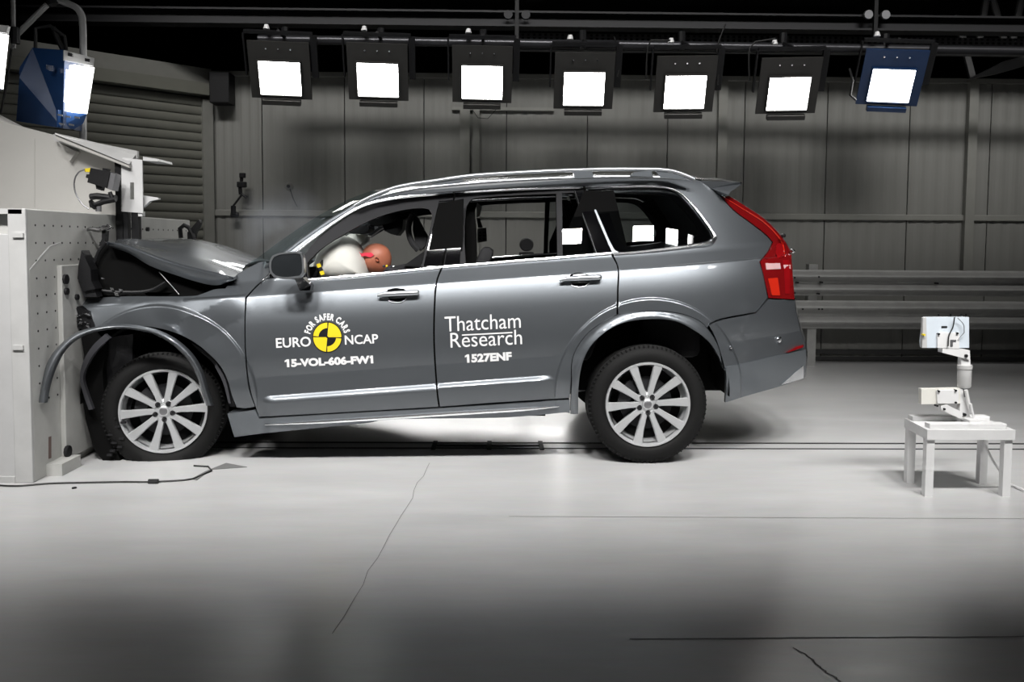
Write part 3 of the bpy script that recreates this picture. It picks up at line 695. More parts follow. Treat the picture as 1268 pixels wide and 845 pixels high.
def inside(p, poly):
    c = False; x, y = p; j = len(poly)-1
    for i in range(len(poly)):
        xi, yi = poly[i]; xj, yj = poly[j]
        if (yi > y) != (yj > y) and x < (xj-xi)*(y-yi)/(yj-yi)+xi: c = not c
        j = i
    return c
def offset_poly(pl, g):
    n = len(pl); ar = sum(pl[i][0]*pl[(i+1) % n][1]-pl[(i+1) % n][0]*pl[i][1] for i in range(n)); sg = 1 if ar > 0 else -1
    out = []
    for i in range(n):
        a = Vector(pl[i-1]); b2 = Vector(pl[i]); c = Vector(pl[(i+1) % n]); d1 = (b2-a).normalized(); d2 = (c-b2).normalized()
        nn = Vector((-(d1.y+d2.y), d1.x+d2.x)); 
        if nn.length < .2: out.append(tuple(b2)); continue
        nn.normalize(); out.append(tuple(b2+nn*g*sg/max(.4, nn.dot(Vector((-d1.y, d1.x))))))
    return out
def panel(name, outline, m, parent, holes=(), off=0, thick=.02, gap=.003, step=.03, surf=None, mirror=True, smooth_out=True, per=5, flip_label=None):
    f_ = surf or S
    def conv(pl, g):
        if smooth_out: pl = spline([tuple(p) for p in pl], per, True)
        w_ = [onS(x, y, off, f_) for x, y in pl]; q = [(p.x, p.z) for p in w_]
        q2 = [q[0]]
        for p in q[1:]:
            if hypot(p[0]-q2[-1][0], p[1]-q2[-1][1]) > .003: q2.append(p)
        if hypot(q2[0][0]-q2[-1][0], q2[0][1]-q2[-1][1]) < .003: q2.pop()
        return offset_poly(q2, g) if g else q2
    loops = [conv(outline, gap)]+[conv(h, -gap) for h in holes]
    pts = []; faces = []
    for lp_ in loops:
        n0 = len(pts); dens = []
        for i in range(len(lp_)):
            a = lp_[i]; b2 = lp_[(i+1) % len(lp_)]; L = hypot(a[0]-b2[0], a[1]-b2[1]); k = max(1, int(L/step))
            for j in range(k): dens.append((a[0]+(b2[0]-a[0])*j/k, a[1]+(b2[1]-a[1])*j/k))
        pts += dens; faces.append(list(range(n0, len(pts))))
    xs = [p[0] for p in loops[0]]; zs = [p[1] for p in loops[0]]
    dense_bound = [[pts[i] for i in fc] for fc in faces]
    x = min(xs)
    # body-aligned grid so that character lines fall on grid rows
    rows = []
    w0 = min(wof(a, b2) for a, b2 in loops[0]); w1 = max(wof(a, b2) for a, b2 in loops[0])
    ww = w0
    while ww < w1: rows.append(ww); ww += step*.8
    rows += [k for k in (.149, .159, .169, .178, .288, .292, .296, .780, .785, .79, .80) if w0 < k < w1]
    while x < max(xs):
        for ww in rows:
            z = ww+.244+.0775*(x+1.455)
            p = (x, z)
            if any(.50 < hypot(x-A_.x, z-A_.z) < .635 for A_ in (AR, AF)): continue
            if inside(p, loops[0]) and not any(inside(p, h) for h in loops[1:]): pts.append(p)
        x += step
    for A_ in (AR, AF):
        for r in (.48, .505, .53, .555, .574, .583, .587, .597, .62):
            for k in range(110):
                t_ = -.5+(pi+1)*k/109; p = (A_.x+r*cos(t_), A_.z+r*sin(t_))
                if inside(p, loops[0]) and not any(inside(p, h) for h in loops[1:]): pts.append(p)
    vs, es, fs, _, _, _ = delaunay_2d_cdt([Vector(p) for p in pts], [], faces, 0, 1e-5)
    vs = [tuple(v) for v in vs]; Fc = []
    for f in fs:
        c = (sum(vs[i][0] for i in f)/3, sum(vs[i][1] for i in f)/3)
        if inside(c, loops[0]) and not any(inside(c, h) for h in loops[1:]):
            a, b2, c2 = [vs[i] for i in f]
            ar = (b2[0]-a[0])*(c2[1]-a[1])-(c2[0]-a[0])*(b2[1]-a[1])
            if abs(ar) < 1e-9: continue
            Fc.append(tuple(f) if ar > 0 else tuple(f)[::-1])
    V = [Vector((x, f_(x, z, off), z)) for x, z in vs]; N = [nrmS(x, z, f_, off) for x, z in vs]
    # inward flange
    for bl in dense_bound:
        n = len(bl); ar = sum(bl[i][0]*bl[(i+1) % n][1]-bl[(i+1) % n][0]*bl[i][1] for i in range(n)); k0 = len(V)
        sg = 1 if ar > 0 else -1
        if bl is not dense_bound[0]: sg = -sg
        for i in range(n):
            a = bl[i]; t = Vector((bl[(i+1) % n][0]-bl[i-1][0], 0, bl[(i+1) % n][1]-bl[i-1][1])).normalized()
            nn = Vector((t.z, 0, -t.x))*sg; y = f_(a[0], a[1], off)
            V += [Vector((a[0], y, a[1])), Vector((a[0], y+thick, a[1]))]; N += [nn, nn]
        for i in range(n):
            j = (i+1) % n; q = (k0+2*i, k0+2*i+1, k0+2*j+1, k0+2*j); Fc.append(q if sg > 0 else q[::-1])
    # face orientation fix for the flange by normal
    F2 = []
    for f in Fc:
        nf = (V[f[1]]-V[f[0]]).cross(V[f[2]]-V[f[0]])
        F2.append(f if nf.dot(N[f[0]]) >= 0 else tuple(f)[::-1])
    o = obj(name, V, F2, m, parent, True, N)
    if mirror:
        Vm = [Vector((v.x, 2*YC-v.y, v.z)) for v in V]; Nm = [Vector((n.x, -n.y, n.z)) for n in N]
        par2 = parent if mirror is True else mirror
        o2 = obj(name, Vm, [tuple(f)[::-1] for f in F2], m, par2, True, Nm)
        return o, o2
    return o
def mir(mb):
    c = MB(); c.V = [Vector((v.x, 2*YC-v.y, v.z)) for v in mb.V]; c.F = [f[::-1] for f in mb.F]; c.K = mb.K[:]; return c
def both(mb, name, m, parent, smooth=False, mats=None, p2=None):
    o = mb.build(name, m, parent, smooth, mats); o2 = mir(mb).build(name, m, p2 or parent, smooth, mats); return o, o2
def stube(pts, r, off=0, n=8, per=5, sharp=50):
    """tube following the body surface; pts in photo coordinates"""
    pl = spline([tuple(p) for p in pts], per, False, sharp)
    if isinstance(r, (list, tuple)):
        rr = []
        for i in range(len(pl)):
            t = i/(len(pl)-1)*(len(r)-1); k = min(int(t), len(r)-2); rr.append(r[k]+(r[k+1]-r[k])*(t-k))
        r = rr
    return MB().tube([onS(x, y, off) for x, y in pl], r, n)

# ---- traced lines of the near side (photo coordinates)
arcR_out = [(708, 474), (709, 445), (720, 422.5), (737, 405.5), (765, 390), (802, 385.6), (839, 388), (865, 397), (879, 411), (890, 431), (895, 454)]
arcR_in = [(717, 474), (723, 445), (737, 422.5), (765, 402.6), (802, 395.5), (836, 398), (862, 411), (879, 425), (890, 442.4), (897, 459)]
belt = [(546, 332), (470, 340), (420, 344.5), (385, 346.5)]
chrome_top = [(366, 312), (390.5, 293), (417, 272.6), (449, 254.5), (480.4, 246), (512, 242), (570, 237), (640, 233.5), (724, 230.5)]
qwin = [(724, 232.5), (760, 231.5), (822, 231.5), (839, 237), (852, 249), (866, 266), (880, 286), (884, 294), (879, 300), (860, 304.5), (820, 309.5), (787, 313), (762, 315), (756, 308), (740, 272)]

body_out = [(345, 322)]+[(373, 299), (410, 273.5), (450, 251), (480, 239.5), (540, 230), (620, 224), (700, 221), (760, 219.8), (820, 221), (868, 223.6), (880, 233), (893, 243.8),
            (908.5, 260), (930, 276), (948.8, 290.8), (956.5, 300), (951.5, 311), (940.8, 324.4), (946, 343), (951, 369), (936, 387), (891.6, 395.5), (879, 401), (876, 407),
            (864.7, 397), (839, 388), (802, 385.6), (765, 390), (765.5, 360), (765.5, 332), (757, 312),
            (740, 272), (724, 231)]+chrome_top[::-1][1:]+[(352, 326)]
panel('body_side', body_out, PAINT, car, holes=[[(728, 235), (760, 233.5), (820, 233.5), (837, 238.5), (850, 251), (864, 268), (877, 286.5), (881, 294), (876, 299), (858, 302.5), (820, 307.5), (787, 311.5), (768, 313.2), (760, 307), (744, 272)]], thick=.03)
# doors
fd_out = [(305, 369), (321, 352), (334, 344.5), (385, 347), (470, 340.5), (546.3, 332), (540.5, 348), (538, 370), (537, 423), (541, 486), (543.5, 504.5), (430, 511), (320.5, 517), (309, 480), (304.5, 440), (303.5, 400)]
fdoor = panel('front_door', fd_out, PAINT, car, thick=.03)
rd_out = [(547.5, 332), (640, 324.5), (757, 315), (765, 332), (764.5, 360), (764, 390), (737, 405.5), (720, 422.5), (709, 445), (707.5, 473), (706, 493.5), (620, 498.8), (544.5, 504.4), (542, 486), (538, 423), (539, 370), (541.5, 348)]
rdoor = panel('rear_door', rd_out, PAINT, car, thick=.03)
# front wing, torn edge over the wheel
fe_out = [(92, 376), (98, 371), (106, 369.3), (130, 368), (160, 366.6), (205, 366.8), (242, 366), (255, 362), (266, 358), (279, 357), (285, 349), (289, 343.5), (299, 336), (320, 325.3), (328, 323), (332, 330), (334, 343.5), (321, 351), (304, 368.5),
          (303, 400), (303.8, 440), (308, 480), (316, 504), (305, 506), (292.7, 505), (287, 490), (281.7, 471.7), (272.8, 454), (259.6, 439.7), (240, 424), (214, 411.5), (184.5, 405), (155, 404), (135, 405), (118, 409), (117, 402), (110, 386), (102, 379.5)]
panel('front_wing', fe_out, PAINT, car, thick=.02, gap=.002, step=.025)
# window frames
ff_out = [(378, 346)]+[(375, 318)]+[(393.5, 295), (419, 275), (450, 257), (480.4, 249), (512, 244.5), (562, 240.5), (555, 285), (546.6, 331.5), (470, 339.5), (420, 344)]
ff_in = [(382, 344.5), (381, 325), (398.4, 308), (430, 288), (464.6, 270.5), (496, 261), (521, 258), (531, 259.5), (535, 268), (529, 298), (521, 333.5), (470, 338.5), (420, 343)]
panel('window_frame', ff_out, FRAMEGREY, fdoor[0], holes=[ff_in], off=-.012, thick=.05, gap=.001, mirror=fdoor[1])
panel('pillar_trim', [(543.5, 249), (561, 247), (556, 285), (546.5, 331), (523.5, 333)], BLACKGLOSS, fdoor[0], off=-.004, gap=.001, thick=.02, mirror=fdoor[1], smooth_out=False)
fr_out = [(549, 331), (564, 240.5), (640, 236.5), (713, 234), (741, 314.5), (640, 323)]
fr_in = [(577, 326.5), (575.5, 300), (577, 262), (580, 252), (588, 246), (640, 242), (688.5, 240.2), (690, 319), (640, 323)]
fr_in2 = [(696, 239.5), (711, 239), (736.5, 312.8), (697, 316.5)]
panel('window_frame', fr_out, FRAMEGREY, rdoor[0], holes=[fr_in, fr_in2], off=-.012, thick=.05, gap=.001, mirror=rdoor[1], smooth_out=True)
panel('pillar_trim', [(550, 329.5), (563, 248), (573.5, 247), (569.5, 328)], BLACKGLOSS, rdoor[0], off=-.004, gap=.001, thick=.02, mirror=rdoor[1], smooth_out=False)
panel('pillar_trim', [(711.5, 236), (723, 235.5), (756, 312), (739, 313.5)], BLACKGLOSS, rdoor[0], off=-.004, gap=.001, thick=.02, mirror=rdoor[1], smooth_out=False)
panel('fixed_window', [(694, 237), (711, 237), (738, 314), (695, 318)], TINT, rdoor[0], off=-.016, gap=0, thick=.004, mirror=rdoor[1], smooth_out=False)
panel('quarter_window', [(728, 236), (760, 235), (820, 235), (836, 240), (849, 252), (863, 269), (876, 287), (879.5, 294), (875, 298), (858, 301.5), (820, 306.5), (787, 310.5), (768, 312), (761, 306), (745, 272)], TINT, car, off=-.008, gap=0, thick=.004)
# black inner border of the quarter window
panel('window_seal', [(727, 235), (760, 234), (820, 234), (837, 239), (850, 251.5), (864, 268), (877, 286.5), (880.5, 294), (875, 299), (858, 302.3), (820, 307.5), (787, 311.5), (767, 313), (760, 307), (744, 272)], BLACKGLOSS, car,
      holes=[[(748, 241), (770, 239.5), (812, 240), (829, 244), (843, 256), (857, 273), (864, 285), (864, 291), (858, 294.5), (840, 298), (800, 303), (776, 305), (768, 300), (758, 275)]], off=-.013, gap=0, thick=.006)
# chrome window line
ch1 = stube([(379, 346.8), (420, 343.5), (470, 339), (546, 331.5)], [.008, .011, .011, .010], .002); both(ch1, 'belt_trim', CHROME, fdoor[0], True, p2=fdoor[1])
ch1 = stube([(548, 331), (640, 323.5), (700, 318.8), (757, 314)], .010, .002); both(ch1, 'belt_trim', CHROME, rdoor[0], True, p2=rdoor[1])
ch1 = stube([(366, 313), (390.5, 293.7), (417, 273.6), (449, 255.3), (480.4, 247), (512, 243), (561, 239)], [.007, .010, .011, .010], .002); both(ch1, 'upper_trim', CHROME, fdoor[0], True, p2=fdoor[1])
ch1 = stube([(563, 239), (640, 234.8), (722, 232.3)], .0085, .002); both(ch1, 'upper_trim', CHROME, rdoor[0], True, p2=rdoor[1])
ch1 = stube([(725, 232.3), (760, 231.5), (820, 231.8), (840, 238), (853, 250), (867, 267), (881, 287), (885, 294.5), (879, 301), (860, 304.5), (820, 309.7), (787, 313.2), (759, 315.2)], [.006, .007, .008, .009, .014, .016, .018, .013, .010, .009], .002)
both(ch1, 'quarter_window_trim', CHROME, car, True)
ch1 = stube([(711.5, 236), (738.5, 313.5)], .003, 0); both(ch1, 'window_bead', CHROME, rdoor[0], True, p2=rdoor[1])
# gap highlight between rear door and quarter window
# wheel arch trims
def Sarch(x, z, off=0):
    best = None
    for A_ in (AR, AF):
        r = hypot(x-A_.x, z-A_.z)
        if best is None or r < best: best = r
    t = (best-.475)/.03; return S(x, z, 0)-.012-.018*max(0, 1-t*t)-off
panel('rear_arch_trim', arcR_out+[(899, 459), (898, 498), (896, 497)][:1]+arcR_in[::-1]+[(716, 513), (706, 513)], SATIN if False else PAINT, car, surf=Sarch, thick=.05, gap=.001, step=.018)
# sill, moulding
panel('side_skirt', [(281, 512), (300, 510), (316, 507.5), (321, 518.5), (430, 512), (543, 505.8), (706, 495), (706, 512.5), (700, 511.5), (663, 515), (615.5, 518), (477, 520), (458, 524), (379, 532), (320, 538), (290, 542)], PAINT2, car, off=.012, thick=.12, gap=.002)
both(stube([(328, 526), (400, 522.5), (543, 513.5), (650, 507), (692, 503.5)], [.004, .013, .015, .013, .005], .020), 'sill_strip', CHROME, car, True)
# rear bumper
def Sb(x, z, off=0): return S(x, z, 0)-.012-off
panel('rear_bumper', [(877, 403), (892, 396.5), (936, 388), (951.5, 370), (984.5, 372), (985.5, 382), (991, 408), (996.5, 425), (998, 445), (996, 468), (967, 478.5), (930, 489), (898, 499), (899, 470), (897, 456), (890, 431), (884, 415)], PAINT, car, surf=Sb, thick=.04)
panel('bumper_lower', [(899, 454.5), (930, 448), (964, 440), (998, 433), (998, 447), (996, 468), (967, 478.5), (930, 489), (898, 499)], PAINT2, car, surf=Sb, off=.008, thick=.03, gap=.001)
panel('exhaust_trim', [(967, 477), (985, 461), (995, 453), (995.5, 468.5)], CHROME, car, surf=Sb, off=.018, thick=.03, gap=0, smooth_out=False)
panel('bumper_reflector', [(974, 437), (986, 430), (995, 427), (995, 430), (984, 434)], REDDARK, car, surf=Sb, off=.018, thick=.02, gap=0, smooth_out=False)
p = onS(964.5, 421, .015); both(MB().lathe([(0, -.018), (.014, -.014), (.022, 0)], tuple(p), 'Y', 14), 'parking_sensor', CHROME, car, True)
p = onS(905, 430.5, .02); both(MB().lathe([(0, -.01), (.007, -.008), (.01, 0)], tuple(p), 'Y', 10), 'bumper_bolt', CHROME, car, True)
# tail lamps
lamp_o = [(893.7, 243.8), (908.5, 260), (930, 276), (948.8, 290.8), (957, 300), (951.8, 311), (941.3, 324.4), (946, 343), (951.5, 369.3), (984, 371), (982.5, 350), (981, 330), (978.4, 311), (969, 294.8), (948.8, 273), (922, 254.5), (903, 242.4)]
tl2 = panel('tail_lamp', lamp_o, REDLENS, car, off=.010, thick=.05, gap=.001, step=.02)
for (pl, m_) in (([(948, 326), (966, 326), (967, 333), (949, 334)], mat('clear_lens', (.55, .35, .35), .1, 0, 1)), ([(970, 328), (979, 328), (979, 333), (971, 333)], mat('clear_lens', (0,0,0))), ([(951, 345), (963, 344), (966, 366), (956, 366)], mat('bright_red_lens', (.5, .02, .008), .12, 0, 1)), ([(969, 322), (977, 322), (978, 364), (972, 364)], REDDARK), ([(962, 302), (971, 300), (973, 318), (963, 320)], REDDARK)):
    panel('lamp_segment', pl, m_, tl2[0], off=.014, thick=.005, gap=0, mirror=tl2[1], per=3)
both(stube([(896, 244), (922, 260), (948, 277), (968, 300), (972, 318)], [.002, .004, .005, .005, .003], .012), 'light_guide', mat('bright_red_lens', (0,0,0)), tl2[0], True, p2=tl2[1])
# door handles
for (dr, x0, y0) in ((fdoor, 467, 366), (rdoor, 693, 347)):
    rec = panel('handle_recess', [(x0+13, y0-7), (x0+22, y0-9), (x0+33, y0-8), (x0+38, y0-3), (x0+36, y0+5), (x0+26, y0+8), (x0+16, y0+6), (x0+12, y0)], BLACKGLOSS, dr[0], off=.001, thick=.004, gap=0, mirror=dr[1])
    mb = stube([(x0, y0), (x0+10, y0-1.5), (x0+30, y0-2.5), (x0+50, y0-3.5), (x0+52, y0-3.5)], [.008, .016, .018, .017, .010], .034, 10)
    both(mb, 'door_handle', SATIN, dr[0], True, p2=dr[1])
    both(stube([(x0+14, y0+6), (x0+20, y0+8.5), (x0+30, y0+8), (x0+36, y0+4)], .003, .003), 'recess_rim', CHROME, dr[0], True, p2=dr[1])
# detached front arch trim, springing out to the barrier
oo = [(45.9, 499), (52, 467), (63, 440.8), (78.6, 423), (96, 411), (122.7, 404), (151, 401.5), (184.5, 406), (206.6, 414), (224, 425), (239.7, 440.8), (250.8, 460.6), (257.5, 482.7), (264, 502.6)]
ii = [(57.6, 499), (62, 476), (69.7, 454), (80.8, 434), (96, 420.5), (118, 411.5), (151, 407.7), (184.5, 412.5), (202, 420), (219.8, 432.5), (235, 449.6), (244, 467.3), (250, 487), (255, 502.6)]
oo = spline(oo, 4); ii = spline(ii, 4); V = []; Fc = []; n = len(oo); q = 7
for i, (a, b2) in enumerate(zip(oo, ii)):
    t = i/(n-1); Y = -.30*(1-t)**2*(1-.3*t)-.045-.0*t if t < 1 else -.045
    Y = max(Y, -.34)
    for j in range(q):
        s_ = j/(q-1); x = a[0]+(b2[0]-a[0])*s_; y = a[1]+(b2[1]-a[1])*s_; yy = Y+.035*(2*s_-1)**2
        V.append(P(x, y, yy))
for i in range(n-1):
    for j in range(q-1): Fc.append((i*q+j, i*q+j+1, (i+1)*q+j+1, (i+1)*q+j))
k0 = len(V)
for i in range(n):
    for j in range(q): V.append(V[i*q+j]+Vector((0, .012, 0)))
Fc += [tuple(i+k0 for i in f)[::-1] for f in Fc]
for i in range(n-1):
    Fc += [(i*q, (i+1)*q, k0+(i+1)*q, k0+i*q), (i*q+q-1, k0+i*q+q-1, k0+(i+1)*q+q-1, (i+1)*q+q-1)]
mbt = MB(); mbt.add(V, Fc); o = mbt.build('front_arch_trim', PAINT, car, smooth=True); o['label'] = 'front wheel arch trim torn loose and sprung out to the barrier'

# ---- roof, rails, spoiler, tailgate, glass
def loft(name, edge, dxs, dzs, m, parent, n=22, ex=2.4, thick=0, ex2=None, wrinkle=0):
    V = []; N = []
    R = len(edge)
    for i, e_ in enumerate(edge):
        for j in range(n+1):
            t = -1+2*j/n; tt = sin(t*pi/2) if True else t
            y = YC+tt*(YC-e_.y); k = 1-abs(tt)**ex
            v = Vector((e_.x+dxs[i]*k, y, e_.z+dzs[i]*k))
            if wrinkle: v.z += wrinkle*noise.noise(Vector((v.x*3, v.y*2.5, 5)))*k
            V.append(v)
    Fc = [(i*(n+1)+j, i*(n+1)+j+1, (i+1)*(n+1)+j+1, (i+1)*(n+1)+j) for i in range(R-1) for j in range(n)]
    nf = (V[Fc[n//2][1]]-V[Fc[n//2][0]]).cross(V[Fc[n//2][2]]-V[Fc[n//2][0]])
    if nf.z < 0: Fc = [f[::-1] for f in Fc]
    return obj(name, V, Fc, m, parent, smooth=True)
def epts(pl, off=0, per=4): return [onS(x, y, off) for x, y in spline(pl, per)]
roof_e = epts([(480, 239.5), (540, 230), (620, 224), (700, 221), (760, 219.8), (820, 221), (868, 223.6)])
R = len(roof_e); loft('roof', roof_e, [-.16*(1-i/(R-1))**2+.04*(i/(R-1))**2 for i in range(R)], [.045+.02*(i/(R-1)) for i in range(R)], PAINT, car, ex=2.2)
loft('headliner', [e_+Vector((0, .02, -.04)) for e_ in roof_e], [-.14*(1-i/(R-1))**2 for i in range(R)], [.04]*R, LINER, car, ex=2.2)
ws_e = epts([(330, 333), (345, 321), (373, 299), (410, 273.5), (450, 251), (480, 239.5)])
R = len(ws_e); loft('windscreen', ws_e, [-.29+.13*i/(R-1) for i in range(R)], [.01+.035*i/(R-1) for i in range(R)], glass('windscreen_glass', (.80, .86, .87), .10, True), car, ex=2.4)
# A pillar band between side and windscreen edge, header
both(stube([(330, 331), (345, 321), (373, 299), (410, 273.5), (450, 251), (482, 239)], .016, -.008), 'windscreen_moulding', PAINT, car, True)
# rear end: loft across from the lamp / bumper edge
tg = epts([(868, 223.6), (893, 243), (903, 243.5), (922, 255.5), (948.8, 274), (968, 295), (977.5, 311), (980.5, 330), (983, 370)], .0)
R = len(tg); loft('tailgate', tg, [.06+.05*i/(R-1) for i in range(R)], [.03*(1-i/(R-1)) for i in range(R)], PAINT, car, ex=2.6)
rw = [p+Vector((.012, .09, .004)) for p in epts([(885, 233), (903, 244), (922, 255.5), (945, 271)])]
R = len(rw); loft('rear_window', rw, [.09]*R, [.012]*R, BLACKGLOSS, car, ex=2.6)
bp_ = [onS(x, y, .012) for x, y in spline([(984, 371), (985.5, 382), (991, 408), (996.5, 425), (998, 445), (996, 468)], 3)]
loft('bumper_rear_face', bp_, [.10]*len(bp_), [0]*len(bp_), PAINT, car, ex=3)
# spoiler
se = [onS(862, 222.2), onS(890, 223.4, .0), P(915, 226.5, .34)]
loft('roof_spoiler', se, [.03, .05, .03], [.04, .04, .035], PAINT, car, ex=3)
both(MB().prism([onS(868, 224, .003), P(915, 225.5, .30), P(918.5, 227.8, .31), P(914, 232, .31), P(904.5, 237.5, .30), P(902, 241.5, .30), onS(892, 242.4, .003), onS(880, 233, .003)], (0, .06, 0)), 'spoiler_side', PAINT, car)
both(MB().tube([P(917, 227, .31), P(917, 227, .34)], .008, 6), 'spoiler_tip', CHROME, car, True)
for (x, y, m_) in ((970, 292, BLACK), (981.5, 311, CHROME)):
    p = P(x, y, .42); both(MB().lathe([(0, -.02), (.014, -.01), (.014, .01), (0, .02)], tuple(p), 'Y', 10), 'tailgate_fitting', m_, car, True)
# roof rail
RL = .26
def rp(x, y, dy=0): return P(x, y, RL+dy)
rail = MB().tube([Vector(p) for p in spline([tuple(rp(x, y)) for x, y in ((439, 255), (452, 247.5), (466, 241), (493, 231.5), (540, 223.8), (585, 217.6), (640, 214), (705, 211), (750, 209.8), (800, 209.8), (826, 210.8), (842, 214.5), (860, 222.3))])], .0125, 10)
both(rail, 'roof_rail', SATIN, car, True)
both(MB().tube([Vector(p) for p in spline([tuple(rp(x, y, .01)) for x, y in ((470, 243), (500, 236), (540, 230.8), (620, 224.2), (700, 220.5), (760, 219), (820, 219.8), (858, 222.5))])], .010, 8), 'rail_base', SATIN, car, True)
both(pxprism([(709, 212), (733, 211.3), (735, 220), (712, 221)], RL-.01, .035), 'rail_foot', PAINT2, car)
both(pxprism([(780, 218), (785, 213.5), (806, 211), (809, 219)], RL-.01, .035), 'rail_foot', PAINT2, car)
both(pxprism([(818, 220), (812, 212), (826, 213), (842, 217), (852, 222)], RL-.0, .02), 'rail_foot', PAINT2, car)
both(pxprism([(540, 224), (534, 229.5), (570, 227), (574, 221)], RL-.0, .02), 'rail_foot', PAINT2, car)

# ---- buckled bonnet
lip = [(136, 303), (160, 311), (185, 326), (215, 337), (245, 346.5), (268, 350.5), (288, 345)]
cre = [(132, 299.5), (155, 302.5), (190, 315.5), (218, 325), (252, 334), (272, 338.5), (290, 343.5)]
cen = [(173, 296), (184, 295.4), (200, 295.2), (222, 295.6), (247, 297.5), (280, 310), (321, 323)]
lip, cre, cen = spline(lip, 4), spline(cre, 4), spline(cen, 4)
V = []; nn = 17
for a, b2, c in zip(lip, cre, cen):
    L = P(a[0], a[1], .17); Cr = P(b2[0], b2[1], .14); Ce = P(c[0], c[1], YC)
    row = [L+Vector((.01, .05, .01)), L, L.lerp(Cr, .35)+Vector((0, -.004, 0)), L.lerp(Cr, .75)+Vector((0, -.004, 0)), Cr]
    for j in range(1, nn):
        t = j/(nn-1); y = Cr.y+(YC-Cr.y)*t; z = Cr.z+(Ce.z-Cr.z)*(1-(1-t)**1.7); x = Cr.x+(Ce.x-Cr.x)*(1-(1-t)**1.6)
        row.append(Vector((x, y, z+(.018*noise.noise(Vector((x*3.5, y*4, 2)))-.012*max(0, 1-abs(t-.3)/.12))*sin(pi*min(1, t*1.2)))))
    full = row+[Vector((v.x, 2*YC-v.y, v.z)) for v in row[::-1][1:]]
    V.append(full)
C_ = len(V[0]); VV = [Vector((max(v.x, FX+.04), v.y, v.z)) for r_ in V for v in r_]
Fc = [(i*C_+j, i*C_+j+1, (i+1)*C_+j+1, (i+1)*C_+j) for i in range(len(V)-1) for j in range(C_-1)]
k0 = len(VV); VV += [v+Vector((0, 0, -.015)) for v in VV]; Fu = [tuple(i+k0 for i in f)[::-1] for f in Fc]
bnd = [(j, j+1, k0+j+1, k0+j) for j in range(C_-1)]+[((len(V)-1)*C_+j+1, (len(V)-1)*C_+j, k0+(len(V)-1)*C_+j, k0+(len(V)-1)*C_+j+1) for j in range(C_-1)]
mbh = MB(); mbh.add(VV, Fc+Fu+bnd); hood = mbh.build('bonnet', PAINT, car, smooth=True); hood['label'] = 'bonnet buckled upward by the crash'
for (pts, Y) in (([(232, 327.5), (251, 332), (262, 334.5)], .20),):
    pass

# ---- underhood mass and debris
def crumple(name, c, s, seed, m, parent=car, amp=.06, sub=4):
    bm = bmesh.new(); bmesh.ops.create_cube(bm, size=1); bmesh.ops.subdivide_edges(bm, edges=bm.edges[:], cuts=sub, use_grid_fill=True)
    for v in bm.verts:
        p = Vector((v.co.x*s[0], v.co.y*s[1], v.co.z*s[2])); q_ = (Vector(c)+p)*6+Vector((seed, seed*2, 0))
        v.co = Vector(c)+p+Vector((noise.noise(q_), noise.noise(q_+Vector((9, 0, 0))), noise.noise(q_+Vector((0, 9, 0)))))*amp
    V = [v.co.copy() for v in bm.verts]; bm.verts.index_update(); Fc = [[v.index for v in f.verts] for f in bm.faces]; bm.free()
    return obj(name, V, Fc, m, parent)
crumple('engine_block', (-1.95, YC, .93), (.75, 1.45, .36), 1, DARK)
crumple('radiator_pack', (-2.34, YC, .80), (.26, 1.5, .55), 2, DARK, amp=.07)
crumple('front_fascia', (-2.38, YC, .52), (.20, 1.65, .55), 3, BLACK, amp=.06)
crumple('bumper_beam', (-2.44, YC, .42), (.12, 1.6, .16), 4, DKSTEEL, amp=.05)
crumple('undertray', (-2.25, YC, .24), (.55, 1.4, .10), 5, BLACK, amp=.05)
# black weather panel hanging below the raised bonnet
pxprism([(131, 299), (146, 306), (160, 311), (185, 326), (222, 340), (262, 350), (286, 351), (270, 357), (240, 363), (180, 362), (125, 364), (114, 352), (113, 335), (120, 318), (126, 304)], .24, .04).build('bonnet_liner', DARK, car)
mb = MB().tube([Vector(p) for p in spline([tuple(P(x, y, .20)) for x, y in ((131, 300), (122, 312), (116, 330), (116, 348), (124, 360), (150, 362), (185, 360), (205, 350))])], .010, 6); mb.build('bonnet_seal', BLACK, car, smooth=True)
both(MB().tube([P(197, 337, .2), P(222, 365, .2)], .0025, 6), 'gas_strut', STEEL, car, True)
pxprism([(101, 310), (104, 316), (112, 334), (113, 348), (118, 358), (104, 361), (96, 345), (97, 330)], .1, .10).build('broken_lamp_bracket', BLACK, car)
pxprism([(96, 345), (113, 347), (120, 368), (104, 368), (100, 356)], .12, .08).build('bent_bracket', DKSTEEL, car)
ptube([(103, 286), (112, 283.5), (122, 285), (133, 283), (137, 281)], .32, [.008, .013, .015, .012, .010]).build('bent_grille_bar', mat('dark_chrome', (.3, .3, .3), .2, 1), car, smooth=True)
ptube([(137, 283), (133, 279), (129, 284)], .32, .008).build('grille_clip', BLACK, car, smooth=True)
pxprism([(126, 286), (131, 286), (130, 300), (122, 305), (126, 296)], .33, .05).build('grille_stem', BLACK, car)
mb = ptube([(224, 295), (223, 283), (228, 279), (234, 282), (238, 290), (240, 296)], 1.62, .018); mb.build('far_lamp_bracket', BLACK, car, smooth=True)
pxprism([(232, 288), (246, 272), (248, 276), (241, 290), (240, 298), (232, 298)], 1.62, .06).build('far_bracket', BLACK, car)
